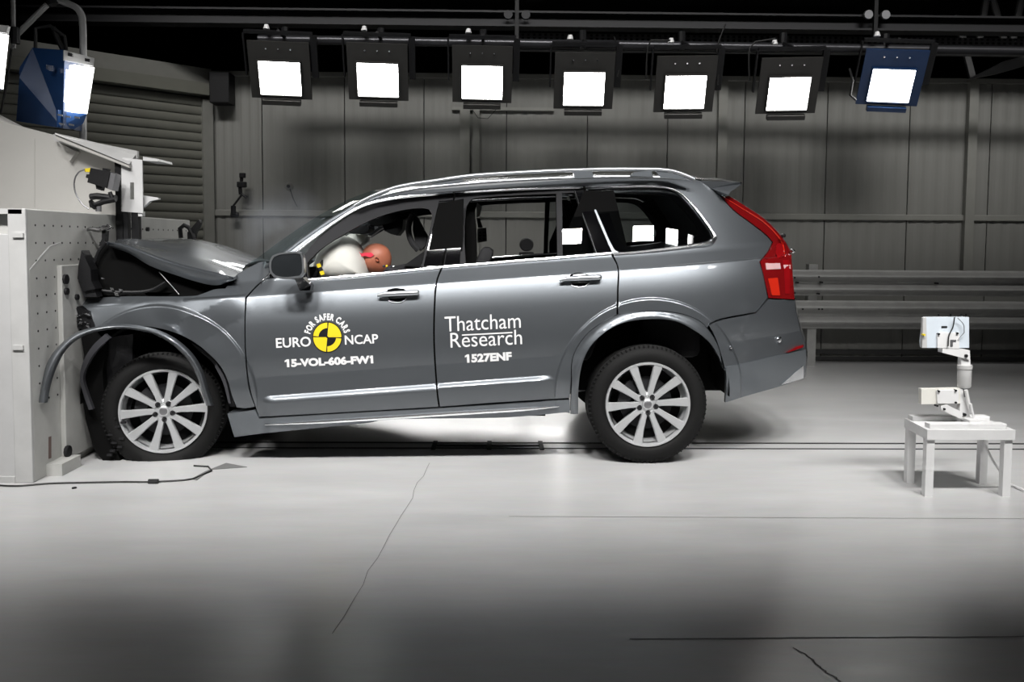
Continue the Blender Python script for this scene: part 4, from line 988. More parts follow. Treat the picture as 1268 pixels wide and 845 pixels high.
# smashed head lamp
pxprism([(90, 377), (99, 382), (110, 386), (117, 401), (119, 407), (104, 409), (94, 405), (88, 390)], .09, .10).build('head_lamp_shell', BLACK, car)
for k in range(16):
    x = 93+rnd.random()*19; y = 384+rnd.random()*18+max(0, (x-105))*.4; a_ = rnd.random()*3; s_ = 1.5+rnd.random()*2.5
    pxprism([(x, y), (x+s_*cos(a_), y+s_*sin(a_)), (x+s_*cos(a_+1.9), y+s_*sin(a_+1.9))], .075-.01*rnd.random(), .01).build('lamp_shard', (CHROME, STEEL, DKSTEEL)[k % 3], car)
both(pxprism([(88, 375), (93, 378), (97, 392), (93, 393)], .08, .02), 'lamp_edge', CHROME, car)
for (x, y, s_) in ((136, 356, 4), (141, 362, 5), (147, 358, 3), (125, 344, 2)):
    pxprism([(x, y), (x+s_, y+1), (x+s_*1.3, y+s_), (x+.3*s_, y+s_*.8)], .18, .02).build('latch_fragment', (STEEL if s_ < 4 else CHROME), car)
# wheel housings and floor pan
for A_, sx in ((AR, 1), (AF, 1)):
    mb = MB().lathe([(.50, .05), (.505, .45), (.3, .47), (.02, .47)], (A_.x, 0, A_.z), 'Y', 30, a0=-.05, a1=pi+.05); both(mb, 'wheel_housing', DARK, car, True)
mb = MB().box(-1.55, .14, .28, .32, 2*YC-.14, .44).box(.3, .52, .38, 1.75, 2*YC-.52, .58).box(-2.35, .55, .26, -1.5, 2*YC-.55, .42).box(1.42, .35, .52, 1.75, 2*YC-.35, .62)
mb.build('floor_pan', DARK, car)
mb = MB().tube([(-1.2, .75, .25), (.3, .75, .3), (.9, .8, .42), (1.6, .6, .48)], .035, 8); mb.build('exhaust_pipe', STEEL, car, smooth=True)
# dark sheet added behind the side panels so their gaps look shaded
skin = [(300, 372), (330, 350), (470, 343), (640, 328), (757, 319), (775, 322), (930, 312), (935, 340), (948, 380), (900, 396), (862, 390), (802, 381), (760, 384), (728, 404), (704, 440), (700, 490), (430, 507), (330, 510), (300, 440)]
panel('gap_shade_sheet', skin, DARK, car, off=-.035, thick=.01, gap=0, step=.08)
# inner arch liner fragments of the front wheel
def ribbon(pl_o, pl_i, Y, d, name, m):
    mb = MB(); a_ = spline(pl_o, 4); b_ = spline(pl_i, 4)
    mb.prism([P(x, y, Y) for x, y in a_+b_[::-1]], (0, d, 0)); return mb.build(name, m, car)
ribbon([(130, 414), (115, 428), (103, 448), (99, 468), (103, 488), (110, 508)], [(136, 419), (120, 434), (108, 452), (103, 468), (107, 485), (115, 507)], .02, .03, 'arch_liner_strip', mat('liner_grey', (.035, .035, .04), .5))
ribbon([(236, 424), (258, 438), (274, 456), (284, 476), (291, 504)], [(243, 432), (262, 448), (273, 466), (280, 484), (285, 504)], .06, .03, 'arch_liner_edge', BLACK)
ribbon([(268, 450), (279, 470), (286, 500)], [(266, 454), (276, 474), (283, 500)], .035, .01, 'liner_flange', mat('liner_grey', (0,0,0)))
ptube([(184, 437), (193, 443), (210, 441), (224, 441)], .2, .005).build('brake_hose', STEEL, car, smooth=True)
crumple('suspension_arm', (AF.x-.05, .42, .55), (.5, .12, .08), 6, DKSTEEL, amp=.03)
crumple('fascia_corner', (-2.47, .30, .34), (.08, .25, .55), 8, BLACK, amp=.07)
for k in range(10):
    a_ = P(128+rnd.random()*22, 520+k*5, .06); MB().box(a_.x, a_.y, a_.z, a_.x+.03, a_.y+.02, a_.z+.012).build('fascia_fragment', DKSTEEL, car)
pxprism([(98, 404), (104, 440), (100, 480), (106, 520), (116, 556), (134, 579), (152, 580), (140, 545), (130, 505), (127, 460), (132, 428), (118, 406)], .10, .25).build('bumper_skin', DARK, car)
# ---- wheels
def wheel(c, yaw=0, flat=None, far=False, spin=radians(4)):
    """outer face at local y=0, inward +y; c = hub centre on the outer face"""
    R = Matrix.Rotation(yaw, 4, 'Z'); sgn = -1 if far else 1
    w = empty('wheel', tuple(c)); w.parent = car; w.location = Vector(c)-WL[car.name]; WL[w.name] = Vector(c)
    def xf(mb):
        mb.V = [R @ Vector((v.x, v.y*sgn, v.z)) + Vector(c) for v in mb.V]; return mb
    prof = [(.262, .020), (.272, .004), (.290, -.006), (.320, -.006), (.343, .006), (.356, .018), (.3655, .032)]
    tread = []
    y = .034
    for g in range(5):
        tread += [(.3695, y), (.3695, y+.030), (.361, y+.031), (.361, y+.037), (.3695, y+.038)]; y += .038
    prof += tread+[(.3655, .226), (.350, .242), (.30, .250), (.26, .235)]
    mb = MB().lathe(prof, (0, 0, 0), 'Y', 72); xf(mb)
    if flat:
        for v in mb.V:
            if v.z < .10:
                k = max(0, -v.z+.06)
                if v.z < .0: v.z = 0.0+(v.z)*0.0+.001
                if v.y < c[1]+.13: v.y -= k*.25
                v.x += (v.x-c[0])*k*.35
            
    mb.build('tyre', RUBBER, w, smooth=True)
    if not far:
        mb = MB()
        for i in range(80):
            a = 2*pi*i/80; T = Matrix.Rotation(-a, 4, 'Y')
            zz = -1
            mb.box(.3525, .012, -.004, .3665, .034, .004, M=T)
        xf(mb)
        if flat: mb.V = [Vector((v.x, v.y, max(.001, v.z))) for v in mb.V]
        tag(mb.build('tread_block', RUBBER, w), kind='stuff')
    mb = MB().lathe([(.262, .03), (.266, .010), (.262, .000), (.252, .000), (.246, .012), (.240, .05), (.236, .20), (.225, .21), (.232, .05), (.236, .02)], (0, 0, 0), 'Y', 64); xf(mb).build('rim', ALLOY, w, smooth=True)
    mb = MB().lathe([(.225, .10), (.0, .10), (.0, .105), (.225, .105)], (0, 0, 0), 'Y', 24); xf(mb).build('wheel_back', DARK, w, smooth=True)
    for k in range(10):
        a = spin+k*2*pi/10; T = Matrix.Rotation(-a, 4, 'Y'); mb = MB()
        # spoke along +x with a broad flat outer end and a raised face
        sec = [(.052, .019, .020, .05), (.10, .019, .022, .055), (.16, .022, .018, .05), (.215, .027, .009, .04), (.251, .031, .003, .02)]
        V = []
        for (x, hw, y0, dp) in sec: V += [(x, y0+.010, -hw), (x, y0, -hw+.005), (x, y0, hw-.005), (x, y0+.010, hw), (x, y0+dp, hw*.8), (x, y0+dp, -hw*.8)]
        Fc = [(i*6+j, i*6+(j+1) % 6, (i+1)*6+(j+1) % 6, (i+1)*6+j) for i in range(4) for j in range(6)]+[(0, 1, 2, 3, 4, 5), tuple(range(24, 30))]
        mb.add([T @ Vector(v) for v in V], Fc); xf(mb).build('spoke', ALLOY, w)
    mb = MB().lathe([(0, .008), (.026, .008), (.032, .012), (.034, .022), (.066, .026), (.074, .034), (.074, .08), (0, .08)], (0, 0, 0), 'Y', 40); xf(mb).build('hub', ALLOY, w, smooth=True)
    mb = MB().lathe([(0, .005), (.018, .005), (.024, .008)], (0, 0, 0), 'Y', 24); xf(mb).build('centre_cap', STEEL, w, smooth=True)
    if not far:
        for k in range(5):
            a = spin+pi/10+pi/10*2+k*2*pi/5; x, z = .054*cos(a), .054*sin(a)
            mb = MB().lathe([(.016, .024), (.0155, .016), (.011, .016), (.011, .03)], (x, 0, z), 'Y', 14).lathe([(0, .012), (.009, .012), (.010, .03)], (x, 0, z), 'Y', 6)
            xf(mb).build('lug_nut', DKSTEEL, w)
    mb = MB().lathe([(.0, .085), (.165, .085), (.165, .098), (0, .098)], (0, 0, 0), 'Y', 40); xf(mb).build('brake_disc', DKSTEEL, w, smooth=True)
    mb = MB(); V = []
    for i in range(8):
        a = radians(125+i*8); V += [(.10*cos(a), .06, .10*sin(a)), (.18*cos(a), .06, .18*sin(a)), (.18*cos(a), .12, .18*sin(a)), (.10*cos(a), .12, .10*sin(a))]
    Fc = [(i*4+j, i*4+(j+1) % 4, (i+1)*4+(j+1) % 4, (i+1)*4+j) for i in range(7) for j in range(4)]+[(0, 1, 2, 3), (28, 29, 30, 31)]
    mb.add([Vector(v) for v in V], Fc); xf(mb).build('brake_caliper', DKSTEEL, w)
    return w
cr = P(802.5, 506.5, .03); cf = P(202.5, 520.5, .12)
wheel((cr.x, .03, .372))
wheel((cf.x, .115, .305), yaw=radians(10), flat=True, spin=radians(3.5))
wheel((cr.x, 2*YC-.03, .372), far=True); wheel((cf.x, 2*YC-.115, .372), yaw=radians(10), far=True)

# ---- wing mirrors, swung forward so the glass faces outward
mo = [(333.5, 324), (337, 316.5), (346, 313.3), (366, 311.5), (373.5, 313), (376, 320), (376.5, 338), (373, 344), (352, 346.3), (339, 344), (334, 337)]
mi = [(336, 325), (339, 318.5), (347, 315.5), (366, 314), (372, 315), (373.5, 321), (373.8, 337), (371, 341.5), (352, 343.5), (341, 341.5), (336.5, 336)]
YMI = -.17
mo_, mi_ = spline(mo, 5, True), spline(mi, 5, True)
def mirror_part(bm_pts, name, m, par=car): pass
cen_ = Vector((0, 0, 0)); ring = [P(x, y, YMI) for x, y in mo_]; rin = [P(x, y, YMI-.0) for x, y in mi_]
cen_ = sum(ring, Vector())/len(ring); mb = MB(); n = len(ring)
V = [v+Vector((0, .006, 0)) for v in rin]+[v for v in rin]+[cen_+(v-cen_)*.985 for v in ring]+[v+Vector((0, .02, 0)) for v in ring]+[cen_+(v-cen_)*.93+Vector((0, .09, 0)) for v in ring]+[cen_+(v-cen_)*.6+Vector((0, .13, 0)) for v in ring]
Fc = [(k*n+i, k*n+(i+1) % n, (k+1)*n+(i+1) % n, (k+1)*n+i) for k in range(5) for i in range(n)]+[tuple(range(5*n, 6*n))]
mb.add(V, Fc); a_, b_ = both(mb, 'wing_mirror', SATIN, car, True)
mg = MB(); V = [v+Vector((0, .005, 0)) for v in rin]; mg.add([cen_+Vector((0, -.006, 0))]+V, [(0, i+1, (i+1) % n+1) for i in range(n)])
both(mg, 'mirror_glass', mat('mirror_glass', (.018, .02, .022), .1), a_, True, p2=b_)
mb = MB().prism([P(365, 345, -.13), P(375, 344, -.13), P(385, 354, -.03), P(384, 360, -.03), P(371, 360, -.03)], (0, .09, 0)); both(mb, 'mirror_foot', BLACKGLOSS, a_, p2=b_)
panel('mirror_corner', [(325, 345), (334, 335), (345, 324), (368, 314), (377, 318), (381, 344.5), (334, 344)], BLACKGLOSS, car, off=-.012, thick=.02, gap=.001, smooth_out=False)
both(stube([(322, 352), (328, 345.5), (336, 337)], .006, .004), 'corner_trim', CHROME, car, True)

# ---- cabin
mb = MB().box(-1.48, .22, .72, -1.02, 2*YC-.22, 1.12, bev=.05); mb.build('dashboard', FABRIC, car, smooth=True)
mb = MB().box(-1.75, .3, .75, -1.45, 2*YC-.3, 1.10, bev=.03); mb.build('bulkhead', DARK, car)
def seat(x, y, name='front_seat', zb=.62, hr=True, lean=.22):
    s = MB().box(x-.25, y-.24, zb, x+.27, y+.24, zb+.17, bev=.05).build(name, FABRIC, car, smooth=True)
    T = Matrix.Translation((x+.25, y, zb+.1)) @ Matrix.Rotation(lean, 4, 'Y')
    mb = MB().box(-.06, -.24, 0, .08, .24, .60, bev=.05, M=T); mb.build('seat_back', FABRIC, s, smooth=True)
    mb = MB().box(-.03, -.13, .63, .06, .13, .80, bev=.035, M=T); mb.build('head_rest', FABRIC, s, smooth=True)
    for q in (-.05, .05): MB().tube([T @ Vector((.02, q, .55)), T @ Vector((.02, q, .7))], .006, 6).build('head_rest_post', CHROME, s, smooth=True)
    return s
seat(-.62, .52, zb=.50, lean=.40); seat(-.62, 2*YC-.52, zb=.50, lean=.40)
for y in (.50, YC, 2*YC-.50): seat(.28, y, 'rear_seat', .52, lean=.35)
mb = MB().box(.95, .35, .62, 1.35, 2*YC-.35, .95, bev=.05); mb.build('load_cover', FABRIC, car)
# far curtain of dark: B pillar linings and belts
both(pxprism([(526, 332), (543, 252), (574, 246), (572, 330)], .20, .05), 'pillar_lining', DARK, car)
both(pxprism([(697, 317), (697, 300), (724, 236), (760, 236), (778, 312)], .27, .05), 'rear_pillar_lining', DARK, car)
both(pxprism([(862, 300), (868, 285), (850, 262), (830, 242), (850, 235), (885, 288), (880, 300)], .36, .05), 'rear_pillar_lining', DARK, car)
# door inner cards
card = [(385, 350), (470, 343), (546, 335), (543, 500), (330, 510), (310, 400), (325, 356)]
o = panel('door_card', [(385, 348.5), (470, 342), (545, 334.5), (541, 420), (543, 500), (330, 510), (310, 400), (334, 347)], FABRIC, fdoor[0], off=-.07, thick=.01, gap=0, step=.12, mirror=fdoor[1], smooth_out=False)
o = panel('door_card', [(549, 334.5), (640, 327), (756, 318), (764, 360), (735, 404), (704, 490), (545, 500), (540, 420)], FABRIC, rdoor[0], off=-.07, thick=.01, gap=0, step=.12, mirror=rdoor[1], smooth_out=False)
# steering wheel, visors, cabin mirror
T = Matrix.Translation(P(400, 335, .50)) @ Matrix.Rotation(radians(-62), 4, 'Y')
mb = MB(); mb.tube([T @ Vector((.18*cos(a), .18*sin(a), 0)) for a in [2*pi*i/24 for i in range(25)]], .014, 8); sw = mb.build('steering_wheel', BLACK, car, smooth=True)
mb = MB().box(-.05, -.06, -.02, .05, .06, .02, bev=.012, M=T).tube([T @ Vector((0, 0, 0)), T @ Vector((0, 0, -.3))], .03, 8); mb.build('steering_hub', BLACK, sw, smooth=True)
pxprism([(432, 286), (438, 283), (450, 279), (456, 280), (457, 284), (453, 288), (444, 290), (433, 289.5)], .55, .28).build('sun_visor', BLACK, car)
pxprism([(478, 268), (500, 264), (498, 284), (492, 292), (484, 290), (476, 286), (474, 280)], .85, .22).build('cabin_mirror_pod', BLACK, car)
pxprism([(455, 276), (480, 266), (508, 262), (510, 268), (478, 278), (463, 280)], .80, .35).build('roof_console', DARK, car)
ptube([(437, 302), (455, 292), (470, 281), (486, 274)], 1.60, .028).build('far_pillar_lining', DKSTEEL, car, smooth=True)
# near curtain of head rest and belt seen at the B pillar
mb = MB(); mb.tube([Vector(p) for p in spline([tuple(P(x, y, .55)) for x, y in ((511, 266), (507, 275), (506, 287), (510, 300), (518, 310))])], [.02]*17, 8); mb.build('seat_belt_guide', FABRIC, car, smooth=True)
pxprism([(512, 264), (518, 272), (524, 284), (529, 292), (527, 304), (520, 311), (514, 300), (511, 285)], .56, .10).build('head_restraint_shell', FABRIC, car)
pxprism([(500, 329), (524, 312), (527, 315), (521, 331)], .45, .02).build('seat_belt', BLACK, car)
pxprism([(478, 332), (500, 327), (520, 327), (520, 334), (478, 337)], .48, .05).build('seat_shoulder', FABRIC, car)
# rear cabin frames seen through the rear door
pxprism([(577, 252), (590, 250), (588, 262), (590, 285), (591, 324), (577, 326)], .45, .04).build('rear_belt_panel', DARK, car)
pxprism([(591, 251), (597, 256), (594, 268), (590, 270), (590, 256)], 1.55, .04).build('belt_anchor', WHITEP, car)
pxprism([(590, 270), (594, 270), (598, 282), (592, 282)], 1.50, .02).build('seat_belt', BLACK, car)
e = pxprism([(591, 283), (602, 282), (603, 299), (591, 301)], 1.5, .02).build('marker_plate', mat('marker_grey', (.14, .14, .13), .6), car)
for i in range(2):
    for j in range(3):
        p = P(594.5+i*5, 288+j*4, 1.495); MB().tube([p, p+Vector((0, .008, 0))], .007, 8).build('marker_dot', BLACK, e)
# ---- airbags (deployed)
def blob(name, c, s, m, parent, seed=1, amp=.02, rot=0, power=2.6):
    V = []; nu, nv = 28, 16
    T = Matrix.Translation(c) @ Matrix.Rotation(rot, 4, 'Y')
    for i in range(nv+1):
        ph = -pi/2+pi*i/nv
        for j in range(nu):
            th = 2*pi*j/nu; e_ = 2/power
            f_ = lambda v: (abs(v)**e_)*(1 if v >= 0 else -1)
            x, y, z = f_(cos(ph))*f_(cos(th)), f_(cos(ph))*f_(sin(th)), f_(sin(ph))
            p = Vector((x*s[0], y*s[1], z*s[2])); nn_ = noise.noise(p*7+Vector((seed, 0, 0)))
            V.append(T @ (p*(1+amp*nn_*4)))
    Fc = [(i*nu+j, i*nu+(j+1) % nu, (i+1)*nu+(j+1) % nu, (i+1)*nu+j) for i in range(nv) for j in range(nu)]
    mb = MB().add(V, Fc); return mb.build(name, m, parent, smooth=True)
pts_bag = [(392, 347), (389, 336), (394, 318), (399, 308), (415, 298), (428, 292), (441, 299), (450, 312), (456, 326), (459, 345), (430, 350)]
ca_ = P(424, 325, .55)
def puff(name, pl, Yc, hd, m, par, pw=2.2):
    """pillow: outline swept in y with shrinking sections"""
    pl = spline(pl, 4, True); n = len(pl); cx = sum(p[0] for p in pl)/n; cy = sum(p[1] for p in pl)/n; mb = MB(); V = []; K = 23
    for k in range(K):
        t = sin(pi/2*(-1+2*k/(K-1))); sc = (1-abs(t)**pw)**(1/pw); sc = max(sc, .02)
        for x, y in pl:
            q_ = P(cx+(x-cx)*sc, cy+(y-cy)*sc, Yc); q_ += Vector((0, t*hd, 0)); q_ += Vector((0, 0, .006))*noise.noise(q_*9); V.append(q_)
    Fc = [(k*n+i, k*n+(i+1) % n, (k+1)*n+(i+1) % n, (k+1)*n+i) for k in range(K-1) for i in range(n)]+[tuple(range(n)), tuple(range((K-1)*n, K*n))]
    mb.add(V, Fc); return mb.build(name, m, par, smooth=True)
ab = puff('airbag', pts_bag, .55, .24, BAG, car, 2.6); ab['label'] = 'white driver airbag, inflated'
ab2 = puff('airbag', [(381, 342), (384, 330), (400, 318), (424, 299), (437, 288.5), (458, 292), (456, 300), (440, 310), (430, 330), (420, 345)], 1.30, .30, BAG, car, 2.4); ab2['label'] = 'white passenger airbag, inflated'
pxprism([(437, 290), (456, 291), (442, 309), (436, 303)], .80, .02).build('bag_tether', BAG, car)
# striped marker tape by the airbag
for k in range(4):
    MB().prism([P(391.5+k*2, 327.5+k*4.6, .27), P(396+k*2, 326+k*4.6, .27), P(398+k*2, 330.4+k*4.6, .27), P(393.5+k*2, 332+k*4.6, .27)], (0, .01, 0)).build('tape_stripe', (YEL, BLK)[k % 2] if k else YEL, car)
pxprism([(380, 331), (391, 330), (394, 343), (381, 344)], .34, .1).build('dash_corner', DARK, car)

# ------------------------------------------------------------------ crash test dummy in the driving seat
hd = P(466, 321, .52)
dm = empty('crash_test_dummy', (hd.x+.25, .52, .62), 'crash test dummy with tan vinyl head bowed into the white airbag', 'dummy')
T = Matrix.Translation(hd) @ Matrix.Rotation(radians(-38), 4, 'Y')     # face looks to -x and down
V = []; nu, nv = 32, 22
for i in range(nv+1):
    ph = -pi/2+pi*i/nv
    for j in range(nu):
        th = 2*pi*j/nu; x, y, z = cos(ph)*cos(th), cos(ph)*sin(th), sin(ph)
        p = Vector((x*.105, y*.078, z*.105))
        if z < 0: p.y *= 1-.18*(-z); p.x *= 1-.10*(-z)
        if x < 0:
            fr = -x
            p.x += .012*fr
            p.x -= .024*exp(-((y/.16)**2)-((z+.18)/.16)**2)              # nose
            p.x += .012*exp(-((abs(y)-.33)/.14)**2-((z-.06)/.12)**2)      # eye sockets
            p.x -= .009*exp(-((y/.30)**2)-((z+.52)/.07)**2)-.007*exp(-((y/.28)**2)-((z+.61)/.05)**2)  # lips and mouth line
            p.x -= .010*exp(-((y/.25)**2)-((z+.85)/.14)**2)               # chin
        V.append(T @ p)
Fc = [(i*nu+j, i*nu+(j+1) % nu, (i+1)*nu+(j+1) % nu, (i+1)*nu+j) for i in range(nv) for j in range(nu)]
MB().add(V, Fc).build('head', SKIN, dm, smooth=True)
for s_ in (-1, 1):
    mb = MB().lathe([(0, -.012), (.018, -.010), (.026, 0), (.022, .01)], (0, 0, 0), 'Y', 14); mb.V = [T @ Vector((v.x*.45+.012, v.y*(-s_)*-1+s_*.076, v.z*.7-.01)) for v in mb.V]; mb.build('ear', SKIN, dm, smooth=True)
    mb = MB().lathe([(0, -.003), (.006, -.003), (.007, 0)], (0, 0, 0), 'Y', 8)
    mb.V = [T @ Vector((v.x-.094, v.y+s_*.028, v.z+.008)) for v in mb.V]; mb.build('eye', BLK, dm)
p = P(475, 330, .435); MB().lathe([(0, -.008), (.008, -.006), (.009, .01)], tuple(p), 'Y', 10).build('head_bolt', BLK, dm)
MB().lathe([(0, -.006), (.006, -.005), (.007, .01)], (p.x+.02, p.y+.005, p.z+.003), 'Y', 8).build('head_bolt', YEL, dm)
# red contact paint on the face side
mb = pxprism([(443, 310), (447, 314), (452, 313), (460, 313), (463, 316), (459, 319), (452, 317), (447, 318), (443, 315)], .438, .006); mb.build('red_paint_smear', RED, dm)
# skin-modifier body, one continuous surface
def skinfig(name, joints, bones, m, parent, sub=2):
    org = WL[parent.name]; me = bpy.data.meshes.new(name)
    me.from_pydata([Vector(j[0])-org for j in joints], bones, []); o = bpy.data.objects.new(name, me); col.objects.link(o); o.parent = parent
    me.materials.append(m); md = o.modifiers.new('skin', 'SKIN'); md.use_smooth_shade = True
    for v, j in zip(me.skin_vertices[0].data, joints): v.radius = (j[1], j[1] if len(j) < 3 else j[2]); v.use_root = False
    me.skin_vertices[0].data[0].use_root = True
    ss = o.modifiers.new('sub', 'SUBSURF'); ss.levels = sub; ss.render_levels = sub; WL[o.name] = org.copy(); return o
nk = Vector((hd.x+.085, .52, hd.z-.085)); sh = nk+Vector((.09, 0, -.05)); pel = Vector((-.62, .52, .76))
J = [(pel, .13, .15), ((pel+sh)/2+Vector((.02, 0, .02)), .12, .14), (sh, .11, .13), (nk, .045), (nk+Vector((-.035, 0, .03)), .045),
     (sh+Vector((0, -.16, 0)), .06), (sh+Vector((-.10, -.19, -.20)), .045), (sh+Vector((-.32, -.12, -.20)), .034), (sh+Vector((-.40, -.10, -.19)), .028),
     (sh+Vector((0, .16, 0)), .06), (sh+Vector((-.10, .19, -.20)), .045), (sh+Vector((-.32, .12, -.20)), .034), (sh+Vector((-.40, .10, -.19)), .028),
     (pel+Vector((-.06, -.10, -.02)), .09), (pel+Vector((-.42, -.14, .06)), .065), (pel+Vector((-.62, -.12, -.25)), .045),
     (pel+Vector((-.06, .10, -.02)), .09), (pel+Vector((-.42, .14, .06)), .065), (pel+Vector((-.62, .12, -.25)), .045)]
Bn = [(0, 1), (1, 2), (2, 3), (3, 4), (2, 5), (5, 6), (6, 7), (7, 8), (2, 9), (9, 10), (10, 11), (11, 12), (0, 13), (13, 14), (14, 15), (0, 16), (16, 17), (17, 18)]
skinfig('body', J, Bn, mat('dummy_suit', (.03, .03, .035), .8), dm)
for s_ in (-1, 1):                                  # hands: palm and five separate fingers, resting on the wheel
    w0_ = sh+Vector((-.40, s_*.10, -.19)); JJ = [(w0_, .026, .02), (w0_+Vector((-.045, 0, .01)), .03, .016), (w0_+Vector((-.08, 0, .015)), .032, .014)]; BB = [(0, 1), (1, 2)]
    for f_ in range(4):
        y0 = (f_-1.5)*.019; L_ = (.030, .036, .034, .026)[f_]; k = len(JJ)
        JJ += [(w0_+Vector((-.09, y0, .012)), .009), (w0_+Vector((-.09-L_, y0, 0)), .0085), (w0_+Vector((-.09-L_*1.3, y0, -L_*.8)), .008)]; BB += [(2, k), (k, k+1), (k+1, k+2)]
    k = len(JJ); JJ += [(w0_+Vector((-.04, -s_*.035, 0)), .010), (w0_+Vector((-.07, -s_*.048, -.012)), .009)]; BB += [(1, k), (k, k+1)]
    skinfig('hand', JJ, BB, SKIN, dm, 1)

# ------------------------------------------------------------------ lettering on the doors
def text_mesh(body, size, bold=0, shear=0):
    cu = bpy.data.curves.new('t', 'FONT'); cu.body = body; cu.size = size; cu.offset = bold; cu.shear = shear; cu.align_x = 'LEFT'
    cu.resolution_u = 4; o = bpy.data.objects.new('t', cu); col.objects.link(o)
    dg = bpy.context.evaluated_depsgraph_get(); me = bpy.data.meshes.new_from_object(o.evaluated_get(dg))
    V = [v.co.copy() for v in me.vertices]; Fc = [tuple(p.vertices) for p in me.polygons]
    for i, c in enumerate(body):        # give the plain stroke of a 1 its flag
        if c == '1':
            if i == 0: rel = [v for v in V if v.x < min(q.x for q in V)+.3*size]
            else: rel = [v for v in V if v.x > max(q.x for q in V)-.3*size]
            if i == 0:
                xm_ = min(q.x for q in V); xr = sorted(v.x for v in rel)[:8][-1]
            else:
                xr = max(q.x for q in V); xm_ = xr-.12*size
            top = max(v.y for v in rel); k = len(V); wd = .10*size+bold
            V += [Vector((xm_+.03*size, top, 0)), Vector((xm_-.16*size, top-.12*size, 0)), Vector((xm_-.16*size, top-.12*size-wd*1.1, 0)), Vector((xm_+.03*size, top-wd*1.3, 0))]; Fc.append((k, k+1, k+2, k+3))
    bpy.data.objects.remove(o); bpy.data.curves.remove(cu); bpy.data.meshes.remove(me)
    return V, Fc
def put_px(name, V, Fc, fn, m, parent, off=.003):
    """V in a local 2-D frame, fn maps it to photo coordinates on the door surface"""
    W = []
    for v in V:
        x, y = fn(v); W.append(onS(x, y, off))
    mb = MB().add(W, Fc); return mb.build(name, m, parent)
def fit_text(name, body, quad, bold, m, parent):
    """quad: bottom-left, bottom-right, top-left of the lettering in the photo"""
    V, Fc = text_mesh(body, 1, bold); x0 = min(v.x for v in V); x1 = max(v.x for v in V); y0 = min(v.y for v in V); y1 = max(v.y for v in V)
    bl, brr, tl = [Vector(q) for q in quad]
    def fn(v):
        a = (v.x-x0)/(x1-x0); b2 = (v.y-y0)/(y1-y0); return bl+(brr-bl)*a+(tl-bl)*b2
    return put_px(name, V, Fc, fn, m, parent)
fd, rd = fdoor[0], rdoor[0]
fit_text('lettering', 'EURO', [(342.0, 431.3), (385.2, 429.2), (341.4, 419.0)], .018, WHT, fd)
fit_text('lettering', 'NCAP', [(427.2, 427.2), (468.5, 425.4), (426.6, 415.5)], .018, WHT, fd)
fit_text('lettering', '15-VOL-606-FW1', [(353.0, 455.3), (462.4, 450.3), (352.3, 445.0)], .055, WHT, fd)
fit_text('lettering', 'Thatcham', [(551, 411.2), (645, 406.2), (550.4, 392.6)], .0, WHT, rd)
fit_text('lettering', 'Research', [(558, 431), (646.6, 426.6), (557.4, 412.6)], .0, WHT, rd)
fit_text('lettering', '1527ENF', [(576.0, 450.0), (634, 446.6), (575.4, 439.2)], .05, WHT, rd)
def flat_px(name, pl, m, parent, off=.0025):
    W = [onS(x, y, off) for x, y in pl]; return MB().add(W, [tuple(range(len(W)))]).build(name, m, parent)
flat_px('lettering_rule', [(572, 414.4), (634.5, 411.2), (634.6, 412.8), (572, 416)], WHT, rd)
# quartered disc
ccx, ccy, rr = 405.3, 417.8, 18.9
tilt = radians(-2.5)
def dp(r, a): return (ccx+r*cos(a+tilt)*.97, ccy-r*sin(a+tilt)*1.0)
def disc(r0, r1, a0, a1, n=20):
    o_ = [dp(r1, a0+(a1-a0)*i/n) for i in range(n+1)]
    i_ = [dp(r0, a1-(a1-a0)*i/n) for i in range(n+1)] if r0 > .01 else [dp(0, 0)]
    return o_+i_
def ringpoly(name, r0, r1, a0, a1, m, off):
    n = 20; W = []; Fc = []
    for i in range(n+1):
        a = a0+(a1-a0)*i/n
        for r in (r0, r1): W.append(onS(*dp(r, a), off))
    Fc = [(2*i, 2*i+1, 2*i+3, 2*i+2) for i in range(n)]
    return MB().add(W, Fc).build(name, m, fd)
ringpoly('roundel_back', 0, 19.3, 0, 2*pi, BLK, .002)
for k in range(4):
    a0, a1 = k*pi/2, (k+1)*pi/2; g = .035
    r0 = 11.2 if k in (1, 3) else 1.2
    ringpoly('roundel_quadrant', r0, 18.0, a0+.045, a1-.045, YEL, .0035)
# arc lettering
txt = 'FOR SAFER CARS'
Vs = [text_mesh(c, 1, .045) if c != ' ' else None for c in txt]
ws_ = [(max(v.x for v in q[0])-min(v.x for v in q[0])+.14) if q else .36 for q in Vs]
tot = sum(ws_); A0, A1 = radians(168), radians(14); ang = A0; H_ = 8.2; Rb = 22.6
for q, w_ in zip(Vs, ws_):
    da = (A1-A0)*w_/tot
    if q:
        V, Fc = q; x0 = min(v.x for v in V); x1 = max(v.x for v in V); am = ang+da/2; hh = .72
        sx = abs(da)*(Rb+3.5)/w_
        def fn(v):
            u_ = (v.x-(x0+x1)/2)*sx; r_ = Rb+v.y/hh*H_*.95; 
            ex_, ey_ = cos(am), -sin(am); tx, ty = sin(am), cos(am)
            return (ccx+ex_*r_*.97+tx*u_, ccy+1+ey_*r_+ty*u_)
        put_px('arc_letter', V, Fc, fn, WHT, fd)
    ang += da

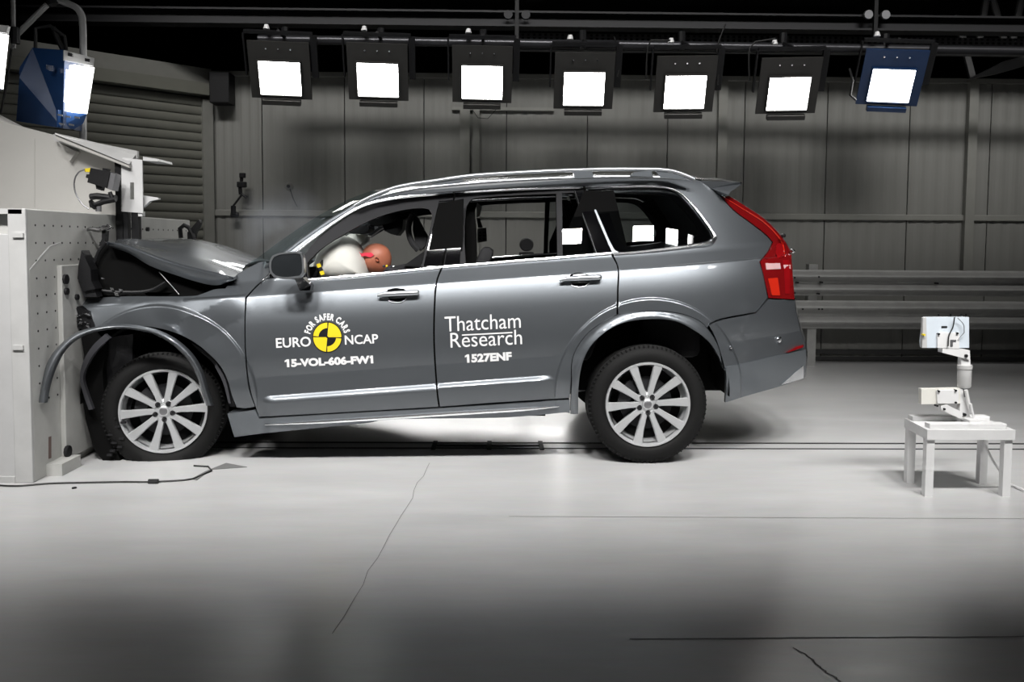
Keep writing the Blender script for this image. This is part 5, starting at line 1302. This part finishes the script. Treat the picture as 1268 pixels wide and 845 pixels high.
# ------------------------------------------------------------------ thin smoke by the windscreen
def smoke():
    c = P(350, 285, 1.5); me = MB()
    V = []; nu, nv = 20, 12
    for i in range(nv+1):
        ph = -pi/2+pi*i/nv
        for j in range(nu):
            th = 2*pi*j/nu; V.append(Vector((c.x+.42*cos(ph)*cos(th), c.y+.45*cos(ph)*sin(th), c.z+.40*sin(ph))))
    Fc = [(i*nu+j, i*nu+(j+1) % nu, (i+1)*nu+(j+1) % nu, (i+1)*nu+j) for i in range(nv) for j in range(nu)]
    m = bpy.data.materials.new('thin_smoke'); m.use_nodes = True; nt = m.node_tree; nt.nodes.clear()
    out = nt.nodes.new('ShaderNodeOutputMaterial'); pv = nt.nodes.new('ShaderNodeVolumePrincipled'); tc = nt.nodes.new('ShaderNodeTexCoord')
    gr = nt.nodes.new('ShaderNodeTexGradient'); gr.gradient_type = 'SPHERICAL'; mp = nt.nodes.new('ShaderNodeMapping')
    mp.inputs['Scale'].default_value = (2.4, 2.3, 2.6); mp.inputs['Location'].default_value = (0, 0, -.40*2.6)
    nt.links.new(tc.outputs['Object'], mp.inputs['Vector']); nt.links.new(mp.outputs[0], gr.inputs['Vector'])
    nz = nt.nodes.new('ShaderNodeTexNoise'); nz.inputs['Scale'].default_value = 4; nt.links.new(tc.outputs['Object'], nz.inputs['Vector'])
    mt = nt.nodes.new('ShaderNodeMath'); mt.operation = 'MULTIPLY'; nt.links.new(gr.outputs['Fac'], mt.inputs[0])
    mr = nt.nodes.new('ShaderNodeMapRange'); mr.inputs['From Min'].default_value = .35; mr.inputs['From Max'].default_value = .7; mr.inputs['To Max'].default_value = 2.2
    nt.links.new(nz.outputs['Fac'], mr.inputs['Value']); nt.links.new(mr.outputs[0], mt.inputs[1]); nt.links.new(mt.outputs[0], pv.inputs['Density'])
    pv.inputs['Color'].default_value = (.8, .85, .95, 1); nt.links.new(pv.outputs[0], out.inputs['Volume'])
    o = MB().add(V, Fc).build('smoke_wisp', m, smooth=True)
    return tag(o, 'faint grey wisp of airbag smoke drifting above the bonnet by the windscreen', 'smoke', kind='stuff')
smoke()
